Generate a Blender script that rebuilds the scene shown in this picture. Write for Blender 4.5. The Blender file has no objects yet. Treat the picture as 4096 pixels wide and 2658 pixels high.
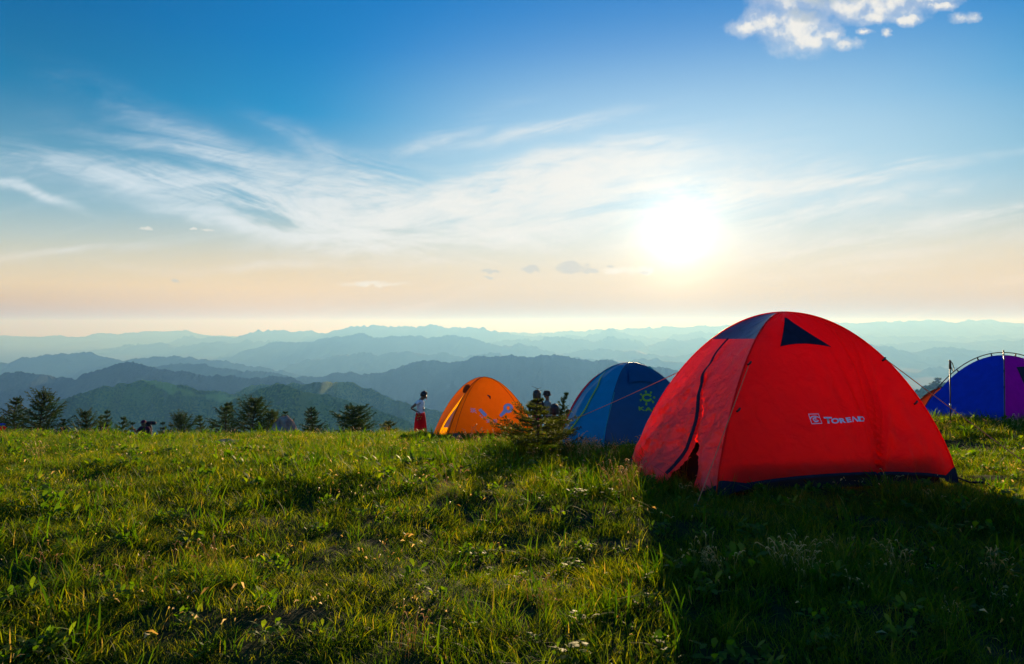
import bpy, bmesh, math, random
import numpy as np
from mathutils import Vector, Matrix, Euler
random.seed(7); rng = np.random.default_rng(11)
S = bpy.context.scene; COL = S.collection
R = math.radians
# ---------------------------------------------------------------- camera
CZ = 1.25; F = 4096 * 24 / 36.0; PITCH = math.atan(29 / F)
cam = bpy.data.cameras.new('camera'); cam.lens = 24; cam.sensor_width = 36; cam.clip_start = 0.05; cam.clip_end = 90000
camo = bpy.data.objects.new('camera', cam); COL.objects.link(camo); S.camera = camo
camo.location = (0, 0, CZ); camo.rotation_euler = (math.pi / 2 - PITCH, 0, 0)
ca, sa = math.cos(PITCH), math.sin(PITCH)
def P(px, py, y):
    """world point at forward distance y seen at photo pixel (px,py)"""
    u = (px - 2048) / F; v = (1329 - py) / F
    dy = ca + sa * v; dz = -sa + ca * v
    return np.array([u / dy * y, y, CZ + dz / dy * y])
def proj(p):
    x, y, z = p[..., 0], p[..., 1], p[..., 2] - CZ
    fy = ca * y - sa * z; fz = sa * y + ca * z
    return 2048 + F * x / fy, 1329 - F * fz / fy
# ---------------------------------------------------------------- noise
_perm = np.random.default_rng(3).permutation(4096).astype(np.int64)
def _h(i, j, k): return _perm[(_perm[(_perm[i & 4095] + j) & 4095] + k) & 4095] / 4095.0
def vnoise(x, y, z=0.0):
    x, y, z = np.broadcast_arrays(np.asarray(x, float), np.asarray(y, float), np.asarray(z, float))
    i, j, k = np.floor(x).astype(np.int64), np.floor(y).astype(np.int64), np.floor(z).astype(np.int64)
    fx, fy, fz = x - i, y - j, z - k
    s = lambda t: t * t * t * (t * (6 * t - 15) + 10)
    fx, fy, fz = s(fx), s(fy), s(fz)
    def pl(kk):
        a = _h(i, j, kk) * (1 - fx) + _h(i + 1, j, kk) * fx
        b = _h(i, j + 1, kk) * (1 - fx) + _h(i + 1, j + 1, kk) * fx
        return a * (1 - fy) + b * fy
    return (pl(k) * (1 - fz) + pl(k + 1) * fz) * 2 - 1
def fbm(x, y, z=0.0, o=4, g=0.5):
    r = 0; a = 1; f = 1; n = 0
    for q in range(o):
        r = r + a * vnoise(np.asarray(x) * f + 17.3 * q, np.asarray(y) * f - 9.1 * q, z); n += a; a *= g; f *= 2.03
    return r / n
def ridged(x, y, z=0.0, o=4, g=0.5):
    r = 0; a = 1; f = 1; n = 0
    for q in range(o):
        r = r + a * (1 - np.abs(vnoise(np.asarray(x) * f + 7.7 * q, np.asarray(y) * f + 3.1 * q, z)) * 2); n += a; a *= g; f *= 2.07
    return r / n
def sstep(a, b, x):
    t = np.clip((np.asarray(x, float) - a) / (b - a), 0, 1); return t * t * (3 - 2 * t)
# ---------------------------------------------------------------- mesh helpers
def mesh_np(name, V, faces, attrs=None, smooth=True):
    """V (n,3); faces: list of int arrays (m,k)"""
    me = bpy.data.meshes.new(name); V = np.asarray(V, np.float32)
    me.vertices.add(len(V)); me.vertices.foreach_set('co', V.ravel())
    if faces is not None and len(faces):
        idx = np.concatenate([f.ravel() for f in faces]).astype(np.int32)
        tot = np.concatenate([np.full(len(f), f.shape[1], np.int32) for f in faces])
        st = np.concatenate([[0], np.cumsum(tot)[:-1]]).astype(np.int32)
        me.loops.add(len(idx)); me.loops.foreach_set('vertex_index', idx)
        me.polygons.add(len(tot)); me.polygons.foreach_set('loop_start', st)
        try: me.polygons.foreach_set('loop_total', tot)
        except Exception: pass
        me.polygons.foreach_set('use_smooth', np.full(len(tot), smooth, bool))
    for k, (ty, dat) in (attrs or {}).items():
        a = me.attributes.new(k, ty, 'POINT')
        a.data.foreach_set('vector' if ty == 'FLOAT_VECTOR' else 'value', np.asarray(dat).ravel())
    me.update(calc_edges=True); me.validate(); return me
def grid_faces(nr, nc, wrap=False):
    r = np.arange(nr - 1)[:, None]; c = np.arange(nc if wrap else nc - 1)[None, :]
    a = r * nc + c; b = r * nc + (c + 1) % nc
    return np.stack([a, b, b + nc, a + nc], -1).reshape(-1, 4)
def link(name, me, mat, parent=None):
    o = bpy.data.objects.new(name, me); COL.objects.link(o)
    if mat is not None: me.materials.clear(); me.materials.append(mat)
    if parent is not None:
        o.parent = parent; o.matrix_parent_inverse = Matrix.Translation(parent.location).inverted() if parent.parent is None else (parent.matrix_parent_inverse.copy() if False else Matrix())
    return o
def empty(name, loc, label, cat, group=None):
    o = bpy.data.objects.new(name, None); COL.objects.link(o); o.location = loc; o.empty_display_size = .2
    o['label'] = label; o['category'] = cat
    if group: o['group'] = group
    return o
def tag(o, label=None, cat=None, group=None, kind=None):
    if label: o['label'] = label
    if cat: o['category'] = cat
    if group: o['group'] = group
    if kind: o['kind'] = kind
    return o
def tube(pts, rad, n=6, caps=True):
    pts = np.asarray(pts, float); m = len(pts); rad = np.broadcast_to(np.asarray(rad, float), (m,))
    t = np.gradient(pts, axis=0); t /= np.linalg.norm(t, axis=1)[:, None] + 1e-12
    up = np.array([0, 0, 1.0]) if abs(t[0][2]) < .9 else np.array([1.0, 0, 0])
    V = []
    s = np.cross(t[0], up); s /= np.linalg.norm(s)
    for i in range(m):
        s = s - t[i] * s.dot(t[i]); s /= np.linalg.norm(s) + 1e-12; u = np.cross(s, t[i])
        for k in range(n):
            a = 2 * math.pi * k / n; V.append(pts[i] + rad[i] * (s * math.cos(a) + u * math.sin(a)))
    fs = [grid_faces(m, n, True)]
    V = np.array(V)
    if caps:
        c0 = len(V); V = np.vstack([V, pts[0], pts[-1]]); k = np.arange(n)
        fs.append(np.stack([(k + 1) % n, k, np.full(n, c0)], -1)); b = (m - 1) * n
        fs.append(np.stack([b + k, b + (k + 1) % n, np.full(n, c0 + 1)], -1))
    return V, fs
class MB:
    def __init__(s): s.V = []; s.F = {}; s.n = 0; s.T = []
    def add(s, V, fs, tint=0.5):
        V = np.asarray(V); s.V.append(V); s.T.append(np.broadcast_to(np.asarray(tint, float), (len(V),)))
        for f in fs:
            if len(f): s.F.setdefault(f.shape[1], []).append(f + s.n)
        s.n += len(V); return s
    def tube(s, pts, rad, n=6): return s.add(*tube(pts, rad, n))
    def mesh(s, name, smooth=True):
        return mesh_np(name, np.vstack(s.V), [np.vstack(v) for v in s.F.values()], {'tint': ('FLOAT', np.concatenate(s.T).astype(np.float32))}, smooth)
    def build(s, name, mat, parent=None, smooth=True): return link(name, s.mesh(name, smooth), mat, parent)
# ---------------------------------------------------------------- materials
def newmat(name):
    m = bpy.data.materials.new(name); m.use_nodes = True; nt = m.node_tree; nt.nodes.clear()
    return m, nt, nt.nodes.new('ShaderNodeOutputMaterial')
def nd(nt, ty, **kw):
    n = nt.nodes.new(ty)
    for k, v in kw.items():
        if k.startswith('i_'):
            key = k[2:]; key = int(key) if key.isdigit() else key.replace('_', ' ')
            n.inputs[key].default_value = v
        else: setattr(n, k, v)
    return n
def ramp(nt, stops, fac):
    r = nt.nodes.new('ShaderNodeValToRGB'); e = r.color_ramp.elements
    while len(e) < len(stops): e.new(0.5)
    for q, (p, c) in zip(e, stops): q.position = p; q.color = (*c, 1)
    nt.links.new(fac, r.inputs[0]); return r.outputs[0]
def leafy(name, cols, trans=0.45, rough=0.5, spec=0.3, patch=1.2):
    """foliage: colour by per-blade tint, per-instance random and a world-space patch"""
    m, nt, out = newmat(name); L = nt.links.new
    at = nd(nt, 'ShaderNodeAttribute', attribute_name='tint'); oi = nd(nt, 'ShaderNodeObjectInfo')
    geo = nd(nt, 'ShaderNodeNewGeometry'); no = nd(nt, 'ShaderNodeTexNoise'); no.inputs['Scale'].default_value = patch; no.inputs['Detail'].default_value = 3
    L(geo.outputs['Position'], no.inputs['Vector'])
    a = nd(nt, 'ShaderNodeMath', operation='MULTIPLY_ADD'); L(no.outputs[0], a.inputs[0]); a.inputs[1].default_value = 1.0; a.inputs[2].default_value = -0.5
    b = nd(nt, 'ShaderNodeMath', operation='ADD'); L(a.outputs[0], b.inputs[0]); L(at.outputs['Fac'], b.inputs[1])
    c = nd(nt, 'ShaderNodeMath', operation='MULTIPLY_ADD'); L(oi.outputs['Random'], c.inputs[0]); c.inputs[1].default_value = 0.25; L(b.outputs[0], c.inputs[2])
    d = nd(nt, 'ShaderNodeMath', operation='SUBTRACT'); L(c.outputs[0], d.inputs[0]); d.inputs[1].default_value = 0.12
    col = ramp(nt, cols, d.outputs[0])
    df = nd(nt, 'ShaderNodeBsdfPrincipled'); df.inputs['Roughness'].default_value = rough; df.inputs['Specular IOR Level'].default_value = spec
    tr = nd(nt, 'ShaderNodeBsdfTranslucent')
    hs = nd(nt, 'ShaderNodeHueSaturation'); hs.inputs['Hue'].default_value = 0.482; hs.inputs['Saturation'].default_value = 1.15; hs.inputs['Value'].default_value = 2.5
    L(col, df.inputs['Base Color']); L(col, hs.inputs['Color']); L(hs.outputs[0], tr.inputs['Color'])
    mx = nd(nt, 'ShaderNodeMixShader'); mx.inputs[0].default_value = trans; L(df.outputs[0], mx.inputs[1]); L(tr.outputs[0], mx.inputs[2]); L(mx.outputs[0], out.inputs[0])
    return m
def fabric(name, col, trans=0.35, rough=0.45, spec=0.4, weave=260, bump=0.15, var=0.12, tcol=None, wr=9.0, facet=0.):
    m, nt, out = newmat(name); L = nt.links.new
    tc = nd(nt, 'ShaderNodeTexCoord'); n1 = nd(nt, 'ShaderNodeTexNoise'); n1.inputs['Scale'].default_value = wr; n1.inputs['Detail'].default_value = 6; n1.inputs['Distortion'].default_value = .6
    n2 = nd(nt, 'ShaderNodeTexNoise'); n2.inputs['Scale'].default_value = weave; n2.inputs['Detail'].default_value = 2
    L(tc.outputs['Object'], n1.inputs['Vector']); L(tc.outputs['Object'], n2.inputs['Vector'])
    ad = nd(nt, 'ShaderNodeMath', operation='MULTIPLY_ADD'); L(n2.outputs[0], ad.inputs[0]); ad.inputs[1].default_value = .08; L(n1.outputs[0], ad.inputs[2])
    hgt = ad.outputs[0]
    if facet:
        dm = nd(nt, 'ShaderNodeVectorMath', operation='MULTIPLY_ADD'); L(n1.outputs[1], dm.inputs[0]); dm.inputs[1].default_value = (.16, .16, .16); L(tc.outputs['Object'], dm.inputs[2])
        mp = nd(nt, 'ShaderNodeMapping'); mp.inputs['Scale'].default_value = (1, 1, .5); L(dm.outputs[0], mp.inputs[0])
        vo = nd(nt, 'ShaderNodeTexVoronoi'); vo.inputs['Scale'].default_value = 7.5; L(mp.outputs[0], vo.inputs[0])
        v2 = nd(nt, 'ShaderNodeMath', operation='MULTIPLY_ADD'); L(vo.outputs['Distance'], v2.inputs[0]); v2.inputs[1].default_value = facet; L(hgt, v2.inputs[2]); hgt = v2.outputs[0]
    bp = nd(nt, 'ShaderNodeBump'); bp.inputs['Strength'].default_value = bump; bp.inputs['Distance'].default_value = .05; L(hgt, bp.inputs['Height'])
    lo = tuple(c * (1 - var) for c in col); hi = tuple(min(1, c * (1 + var)) for c in col)
    c = ramp(nt, [(.3, lo), (.7, hi)], n1.outputs[0])
    df = nd(nt, 'ShaderNodeBsdfPrincipled'); L(c, df.inputs['Base Color']); df.inputs['Roughness'].default_value = rough; df.inputs['Specular IOR Level'].default_value = spec; L(bp.outputs[0], df.inputs['Normal'])
    if trans > 0:
        tr = nd(nt, 'ShaderNodeBsdfTranslucent'); tr.inputs['Color'].default_value = (*(tcol or col), 1); L(bp.outputs[0], tr.inputs['Normal'])
        mx = nd(nt, 'ShaderNodeMixShader'); mx.inputs[0].default_value = trans; L(df.outputs[0], mx.inputs[1]); L(tr.outputs[0], mx.inputs[2]); L(mx.outputs[0], out.inputs[0])
    else: L(df.outputs[0], out.inputs[0])
    return m
def plain(name, col, rough=.6, spec=.4, metal=0, scale=30, var=.25, bump=.2, dist=.01):
    m, nt, out = newmat(name); L = nt.links.new
    tc = nd(nt, 'ShaderNodeTexCoord'); n1 = nd(nt, 'ShaderNodeTexNoise'); n1.inputs['Scale'].default_value = scale; n1.inputs['Detail'].default_value = 6
    L(tc.outputs['Object'], n1.inputs['Vector'])
    c = ramp(nt, [(.3, tuple(q * (1 - var) for q in col)), (.7, tuple(min(1, q * (1 + var)) for q in col))], n1.outputs[0])
    bp = nd(nt, 'ShaderNodeBump'); bp.inputs['Strength'].default_value = bump; bp.inputs['Distance'].default_value = dist; L(n1.outputs[0], bp.inputs['Height'])
    df = nd(nt, 'ShaderNodeBsdfPrincipled'); L(c, df.inputs['Base Color']); df.inputs['Roughness'].default_value = rough; df.inputs['Specular IOR Level'].default_value = spec; df.inputs['Metallic'].default_value = metal
    L(bp.outputs[0], df.inputs['Normal']); L(df.outputs[0], out.inputs[0]); return m
M = {}
M['turf'] = leafy('turf_grass', [(0.0, (.010, .036, .002)), (.3, (.034, .068, .002)), (.56, (.074, .110, .003)), (.84, (.165, .165, .006)), (1.0, (.24, .19, .05))], trans=.6, rough=.6, spec=.2, patch=.9)
M['tall'] = leafy('tall_grass', [(0.0, (.014, .05, .004)), (.45, (.038, .095, .005)), (.75, (.08, .12, .008)), (1.0, (.22, .18, .05))], trans=.55, rough=.65, spec=.1, patch=.7)
M['dry'] = leafy('dry_straw', [(0.0, (.18, .12, .03)), (.5, (.36, .26, .08)), (1.0, (.55, .44, .20))], trans=.35, rough=.5, spec=.3)
M['weed'] = leafy('broad_leaf', [(0.0, (.022, .075, .005)), (.6, (.055, .12, .007)), (1.0, (.12, .17, .02))], trans=.55, rough=.6, spec=.2)
M['needle'] = leafy('spruce_needles', [(0.0, (.006, .020, .004)), (.5, (.016, .042, .006)), (.8, (.045, .075, .008)), (1.0, (.09, .10, .02))], trans=.25, rough=.6)
M['needle2'] = leafy('larch_needles', [(0.0, (.012, .022, .004)), (.4, (.032, .048, .005)), (.75, (.075, .088, .010)), (1.0, (.15, .14, .02))], trans=.4, rough=.55)
M['bark'] = plain('bark', (.06, .045, .035), rough=.9, spec=.1, scale=60, bump=.5)
M['rock_brown'] = plain('rock_brown', (.34, .20, .15), rough=.9, spec=.2, scale=6, var=.5, bump=1, dist=.05)
M['rock_grey'] = plain('rock_grey', (.16, .15, .15), rough=.9, spec=.2, scale=8, var=.5, bump=1, dist=.05)
M['rock_dark'] = plain('rock_dark', (.05, .045, .05), rough=.85, spec=.3, scale=25, var=.6, bump=1, dist=.03)
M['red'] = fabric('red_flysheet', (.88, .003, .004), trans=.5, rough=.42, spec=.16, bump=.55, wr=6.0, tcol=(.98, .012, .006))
M['red_door'] = fabric('red_door_cloth_sheen', (.97, .13, .11), trans=.60, rough=.42, spec=.8, wr=11, bump=.75, facet=1.1, tcol=(1, .10, .04))  # flysheet red made paler and pinker: skylight sheen on this face, in the colour
M['navy'] = fabric('navy_cloth', (.008, .012, .032), trans=.08, rough=.7, spec=.12, var=.3, bump=.25)
M['roof'] = fabric('navy_roof_cloth_sheen', (.06, .075, .13), trans=.2, rough=.35, spec=.7, var=.3, bump=.3)  # navy cloth lightened to grey-blue, its lit sheen put into the base colour
M['orange'] = fabric('orange_flysheet', (.95, .30, .002), trans=.58, rough=.6, spec=.06, tcol=(1, .36, .002))
M['orange_dark'] = fabric('orange_hem', (.28, .05, .004), trans=.3, rough=.6, spec=.2, tcol=(.5, .09, .004))
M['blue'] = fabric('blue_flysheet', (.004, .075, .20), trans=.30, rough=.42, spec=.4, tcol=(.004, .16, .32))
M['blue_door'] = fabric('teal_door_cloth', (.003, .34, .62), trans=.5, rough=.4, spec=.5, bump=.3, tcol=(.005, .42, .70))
M['royal'] = fabric('royal_blue_cloth', (.006, .055, .55), trans=.25, rough=.9, spec=0, bump=.3, tcol=(.01, .05, .5))
M['purple'] = fabric('purple_cloth', (.52, .004, .36), trans=.25, rough=.9, spec=.02, bump=.2, tcol=(.35, .01, .3))
M['rust'] = fabric('rust_orange_cloth', (.42, .045, .012), trans=.3, rough=.9, spec=0, tcol=(.5, .07, .02))
M['crimson'] = fabric('crimson_cloth', (.5, .02, .05), trans=.3, rough=.5, spec=.3)
M['inner'] = fabric('pale_inner_cloth', (.6, .55, .5), trans=.6, rough=.9, spec=.05)
M['lining'] = fabric('pink_white_lining', (.62, .42, .42), trans=.4, rough=.5, spec=.3)
M['lime'] = fabric('lime_tape', (.38, .60, .05), trans=.2, rough=.5, spec=.3)
M['print'] = plain('white_print', (.62, .60, .74), rough=.5, var=.05)
M['limeprint'] = plain('lime_print', (.15, .40, .01), rough=.5, var=.05)
M['rope'] = plain('orange_cord', (.55, .16, .06), rough=.6, var=.4, scale=300)
M['teal_rope'] = plain('turquoise_cord', (.03, .45, .38), rough=.6)
M['black'] = plain('black_plastic', (.012, .012, .014), rough=.4)
M['alu'] = plain('grey_metal', (.35, .33, .34), rough=.35, metal=.8)
M['skin'] = plain('skin', (.20, .10, .06), rough=.55, var=.08)
M['hair'] = plain('dark_hair', (.014, .010, .009), rough=.5, scale=90)
M['white'] = fabric('white_cotton', (.85, .85, .88), trans=.2, rough=.8, spec=.1)
M['redcloth'] = fabric('red_trousers', (.75, .012, .016), trans=.45, rough=.8, spec=.1)
M['yellow'] = plain('yellow_pattern', (.5, .38, .04), rough=.8)
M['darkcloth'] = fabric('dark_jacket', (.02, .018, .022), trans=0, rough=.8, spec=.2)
M['plum'] = fabric('plum_sleeve', (.12, .012, .04), trans=.1, rough=.8, spec=.2)
M['grey_jacket'] = fabric('grey_green_jacket', (.17, .21, .19), trans=.12, rough=.8, spec=.2)
M['hat'] = fabric('dark_hat', (.04, .035, .03), trans=0, rough=.9, spec=.1)
M['magenta'] = fabric('magenta_cloth', (.35, .01, .08), trans=.25, rough=.8, spec=.1)
# ---------------------------------------------------------------- ground
_gy = np.array([-400, -60, -20, 0, 2.5, 5, 7, 10, 14.4, 18, 20, 24, 30, 40, 60, 100, 200, 500, 900, 1300.])
_gz = np.array([-20, -4, -1.9, -1.25, -1.22, -1.225, -1.40, -1.80, -2.39, -3.01, -3.38, -4.22, -5.9, -9.8, -20, -42, -100, -330, -600, -640.]) + CZ
def _interp(x, xs, ys):
    # smooth monotone-ish: average of shifted linear interpolations
    w = 0.12 * np.abs(x) + .25
    return (np.interp(x - w, xs, ys) + 2 * np.interp(x, xs, ys) + np.interp(x + w, xs, ys)) / 4
def Gb(x, y):
    x = np.asarray(x, float); y = np.asarray(y, float)
    z = _interp(y, _gy, _gz)
    rise = .42 * sstep(3.0, 8.0, x) * sstep(7.5, 11.5, y) * (1 - sstep(16, 30, y))
    left = -.15 * np.exp(-((x / np.maximum(y, 1) + .5386) / .040) ** 2) * sstep(11, 16, y) * (1 - sstep(26, 34, y))
    return z + rise + left
def G(x, y):
    x = np.asarray(x, float); y = np.asarray(y, float)
    amp = 1 - .7 * sstep(60, 120, np.abs(y))
    return Gb(x, y) + amp * (.085 * fbm(x * .75, y * .75, 1.3, 3) + .042 * fbm(x * 2.6, y * 2.6, 4.1, 3))
def axis(lo, hi, fine_lo, fine_hi, step, grow=1.13):
    a = list(np.arange(fine_lo, fine_hi, step)); s = step; v = fine_hi
    while v < hi: a.append(v); s *= grow; v += s
    a.append(hi); s = step * grow; v = fine_lo - s; b = []
    while v > lo: b.append(v); s *= grow; v -= s
    b.append(lo); return np.array(b[::-1] + a)
gx = axis(-1500, 1500, -15, 15, .11); gy = axis(-400, 1300, 1.2, 24, .10)
XX, YY = np.meshgrid(gx, gy); ZZ = G(XX, YY)
gm = mesh_np('ground', np.stack([XX, YY, ZZ], -1).reshape(-1, 3), [grid_faces(len(gy), len(gx))])
def ground_mat():
    m, nt, out = newmat('meadow_soil'); L = nt.links.new
    geo = nd(nt, 'ShaderNodeNewGeometry'); n1 = nd(nt, 'ShaderNodeTexNoise'); n1.inputs['Scale'].default_value = 7; n1.inputs['Detail'].default_value = 8
    n2 = nd(nt, 'ShaderNodeTexNoise'); n2.inputs['Scale'].default_value = .6; n2.inputs['Detail'].default_value = 4
    L(geo.outputs['Position'], n1.inputs['Vector']); L(geo.outputs['Position'], n2.inputs['Vector'])
    a = nd(nt, 'ShaderNodeMath', operation='MULTIPLY_ADD'); L(n2.outputs[0], a.inputs[0]); a.inputs[1].default_value = .6; L(n1.outputs[0], a.inputs[2])
    c = ramp(nt, [(.45, (.008, .012, .004)), (.8, (.018, .028, .005)), (1, (.035, .038, .012))], a.outputs[0])
    b = nd(nt, 'ShaderNodeBsdfPrincipled'); L(c, b.inputs['Base Color']); b.inputs['Roughness'].default_value = .95; b.inputs['Specular IOR Level'].default_value = .1
    bp = nd(nt, 'ShaderNodeBump'); bp.inputs['Strength'].default_value = .8; bp.inputs['Distance'].default_value = .03; L(n1.outputs[0], bp.inputs['Height']); L(bp.outputs[0], b.inputs['Normal'])
    L(b.outputs[0], out.inputs[0]); return m
tag(link('ground', gm, ground_mat()), kind='structure', label='grassy camping ridge falling away beyond the tents')
# valley floor
FLOOR = -645.0
vx = np.linspace(-35000, 35000, 81); vy = np.concatenate([np.linspace(-2500, 1200, 6), np.linspace(2000, 30500, 70)])
XX, YY = np.meshgrid(vx, vy)
def forest_mat(name, c0, c1, c2, sc=.02, lit=None, bd=6.0):
    m, nt, out = newmat(name); L = nt.links.new
    geo = nd(nt, 'ShaderNodeNewGeometry'); n1 = nd(nt, 'ShaderNodeTexNoise'); n1.inputs['Scale'].default_value = sc * 7; n1.inputs['Detail'].default_value = 8; n1.inputs['Roughness'].default_value = .65
    n2 = nd(nt, 'ShaderNodeTexNoise'); n2.inputs['Scale'].default_value = sc * .3; n2.inputs['Detail'].default_value = 5
    L(geo.outputs['Position'], n1.inputs['Vector']); L(geo.outputs['Position'], n2.inputs['Vector'])
    a = nd(nt, 'ShaderNodeMath', operation='MULTIPLY_ADD'); L(n2.outputs[0], a.inputs[0]); a.inputs[1].default_value = .8; L(n1.outputs[0], a.inputs[2])
    c = ramp(nt, [(.6, c0), (.9, c1), (1, c2)], a.outputs[0])
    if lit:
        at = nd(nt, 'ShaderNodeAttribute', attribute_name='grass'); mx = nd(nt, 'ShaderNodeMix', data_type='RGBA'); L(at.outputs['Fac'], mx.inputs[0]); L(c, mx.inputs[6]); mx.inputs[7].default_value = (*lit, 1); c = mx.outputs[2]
    b = nd(nt, 'ShaderNodeBsdfPrincipled'); L(c, b.inputs['Base Color']); b.inputs['Roughness'].default_value = 1; b.inputs['Specular IOR Level'].default_value = .05
    bp = nd(nt, 'ShaderNodeBump'); bp.inputs['Strength'].default_value = 1; bp.inputs['Distance'].default_value = bd; L(n1.outputs[0], bp.inputs['Height']); L(bp.outputs[0], b.inputs['Normal'])
    L(b.outputs[0], out.inputs[0]); return m
MF = forest_mat('forest_slope', (.004, .012, .008), (.009, .020, .010), (.018, .032, .014), sc=.012, bd=7)
MFN = forest_mat('near_forest_slope', (.016, .055, .010), (.05, .12, .016), (.14, .21, .03), sc=.03, lit=(.28, .34, .07), bd=2.5)  # lit: crest grass colour, lightened to carry grazing sunlight
tag(link('valley_floor', mesh_np('valley_floor', np.stack([XX, YY, FLOOR + 0 * XX + 12 * fbm(XX / 900, YY / 900)], -1).reshape(-1, 3), [grid_faces(len(vy), len(vx))]), MF), kind='structure', label='hazy valley floor between the mountains')
# ---------------------------------------------------------------- mountains
def ridge(name, label, D, pts, W, spur, step=4, mat=None, jag=1.0, seed=0., drop=None, rows=40, wob=.06, grassf=None, back=None):
    pts = np.array(pts, float); px = np.arange(pts[0, 0], pts[-1, 0] + 1, step)
    py = np.interp(px, pts[:, 0], pts[:, 1])
    k = np.array([1, 2, 3, 2, 1.]); k /= k.sum(); pad = np.pad(py, 2, mode='edge'); py = np.convolve(pad, k, 'valid')
    py = py + jag * 4 * fbm(px / 120, seed + 4, o=2)
    jz = -jag * (15 * fbm(px / 58, seed, o=5, g=.6) + 3.0 * (ridged(px / 47, seed + 2, o=3) - .2) + 2.2 * vnoise(px / 7, seed + 5))
    yc = D * (1 + wob * fbm(px / 300, seed + 9, o=3))
    c = np.array([P(a, b, d) for a, b, d in zip(px, py, yc)])
    t = np.concatenate([-(np.linspace(0, 1, rows)[1:][::-1]) ** 1.9, [0], (np.linspace(0, 1, rows // 3)[1:]) ** 1.2])
    T = t[:, None]; Wf = np.where(T < 0, W, back or W)
    Y = c[None, :, 1] + T * Wf; X = c[None, :, 0] * (1 + 0 * T)
    zb = FLOOR - 8
    aT = np.abs(T)
    sp = ridged(X / (W * .42) + 3.1 * seed, Y / (W * .55) - seed, o=5, g=.5)
    Z = zb + (c[None, :, 2] - zb) * (1 - aT ** .92)
    Z = Z - spur * (.55 - .55 * sp) * sstep(0, .35, aT) * (1 - sstep(.8, 1, aT)) - spur * .12 * (1 - fbm(X / (W * .06), Y / (W * .06), seed, 4)) * sstep(0, .12, aT) * (1 - aT)
    Z = Z + (jz / F * yc)[None, :] * np.exp(-(aT / .03) ** 2)
    Z = np.maximum(Z, zb)
    at = {}
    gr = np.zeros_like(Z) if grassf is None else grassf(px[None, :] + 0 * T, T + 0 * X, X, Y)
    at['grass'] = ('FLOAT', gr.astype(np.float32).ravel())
    me = mesh_np(name, np.stack([X, Y, Z], -1).reshape(-1, 3), [grid_faces(len(t), len(px))], at)
    return tag(link(name, me, mat or MF), kind='structure', label=label)
def z5(l): return [(a * 1.0084, 1250 + b * 1.0084) for a, b in l]
def sun_grassA(px, T, X, Y):  # mask of the pale crest grass whose colour has sunlight painted in
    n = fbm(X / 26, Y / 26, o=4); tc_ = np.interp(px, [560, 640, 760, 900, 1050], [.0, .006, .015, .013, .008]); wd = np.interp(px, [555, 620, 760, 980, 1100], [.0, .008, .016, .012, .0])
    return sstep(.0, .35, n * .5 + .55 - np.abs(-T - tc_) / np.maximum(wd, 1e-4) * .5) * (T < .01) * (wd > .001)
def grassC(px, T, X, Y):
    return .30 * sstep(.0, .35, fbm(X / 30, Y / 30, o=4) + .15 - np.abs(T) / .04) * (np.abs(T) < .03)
HA = [(-400, 1760), (-150, 1690), (0, 1665), (150, 1625), (227, 1602), (272, 1593), (321, 1579), (378, 1559), (408, 1549), (454, 1547), (469, 1536), (491, 1532), (510, 1538), (548, 1523), (567, 1516), (605, 1519), (643, 1526), (699, 1538), (756, 1549), (832, 1562), (900, 1570), (951, 1578), (1050, 1620), (1150, 1690), (1300, 1800), (1500, 1950)]
HB = [(760, 1850), (860, 1680), (900, 1620), (928, 1602), (981, 1579), (1034, 1560), (1087, 1545), (1110, 1540), (1133, 1542), (1159, 1549), (1178, 1560), (1216, 1570), (1246, 1574), (1310, 1579), (1367, 1596), (1405, 1613), (1443, 1621), (1499, 1640), (1556, 1659), (1632, 1687), (1654, 1704), (1750, 1740), (1950, 1830), (2200, 1980)]
HC = [(850, 1640), (951, 1568), (978, 1549), (1012, 1538), (1065, 1535), (1102, 1540), (1152, 1541), (1178, 1536), (1216, 1531), (1272, 1528), (1322, 1527), (1386, 1529), (1412, 1532), (1443, 1545), (1499, 1568), (1556, 1591), (1613, 1610), (1700, 1632), (1800, 1655), (2100, 1730), (2500, 1850)]
ridge('green_hill', 'dark green wooded hill with a sunlit grassy crest on the left', 1500, HA, 600, 130, 1.5, MFN, jag=.7, seed=1.1, rows=110, grassf=sun_grassA, wob=.12)
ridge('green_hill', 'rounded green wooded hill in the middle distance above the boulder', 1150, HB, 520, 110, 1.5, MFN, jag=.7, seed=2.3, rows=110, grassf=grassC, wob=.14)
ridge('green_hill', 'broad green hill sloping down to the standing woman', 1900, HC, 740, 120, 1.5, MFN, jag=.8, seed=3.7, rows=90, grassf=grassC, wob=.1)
RB = z5([(-500, 330), (-200, 270), (0, 248), (50, 240), (100, 235), (150, 245), (220, 258), (290, 262), (340, 245), (400, 220), (450, 205), (500, 198), (540, 203), (590, 218), (640, 232), (720, 224), (770, 236), (820, 250), (870, 250), (960, 256), (1060, 248), (1120, 258), (1180, 270), (1260, 300), (1400, 350), (1700, 430), (2000, 520)])
RC = z5([(300, 330), (500, 260), (600, 218), (640, 208), (690, 212), (740, 205), (790, 208), (860, 212), (930, 225), (1000, 232), (1080, 240), (1140, 250), (1160, 262)]) + [(1210, 1504), (1290, 1507), (1350, 1492), (1411, 1492), (1451, 1500), (1492, 1492), (1500, 1494), (1566, 1476), (1641, 1453), (1722, 1448), (1802, 1453), (1828, 1443), (1883, 1438), (1933, 1433), (1984, 1428), (2019, 1430), (2044, 1423), (2064, 1430), (2130, 1435), (2165, 1424), (2216, 1419), (2256, 1430), (2306, 1438), (2357, 1440), (2432, 1441), (2458, 1443), (2560, 1455), (2700, 1480), (2900, 1500), (3100, 1520), (3400, 1545), (3700, 1560), (4300, 1600), (4800, 1650)]
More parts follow.
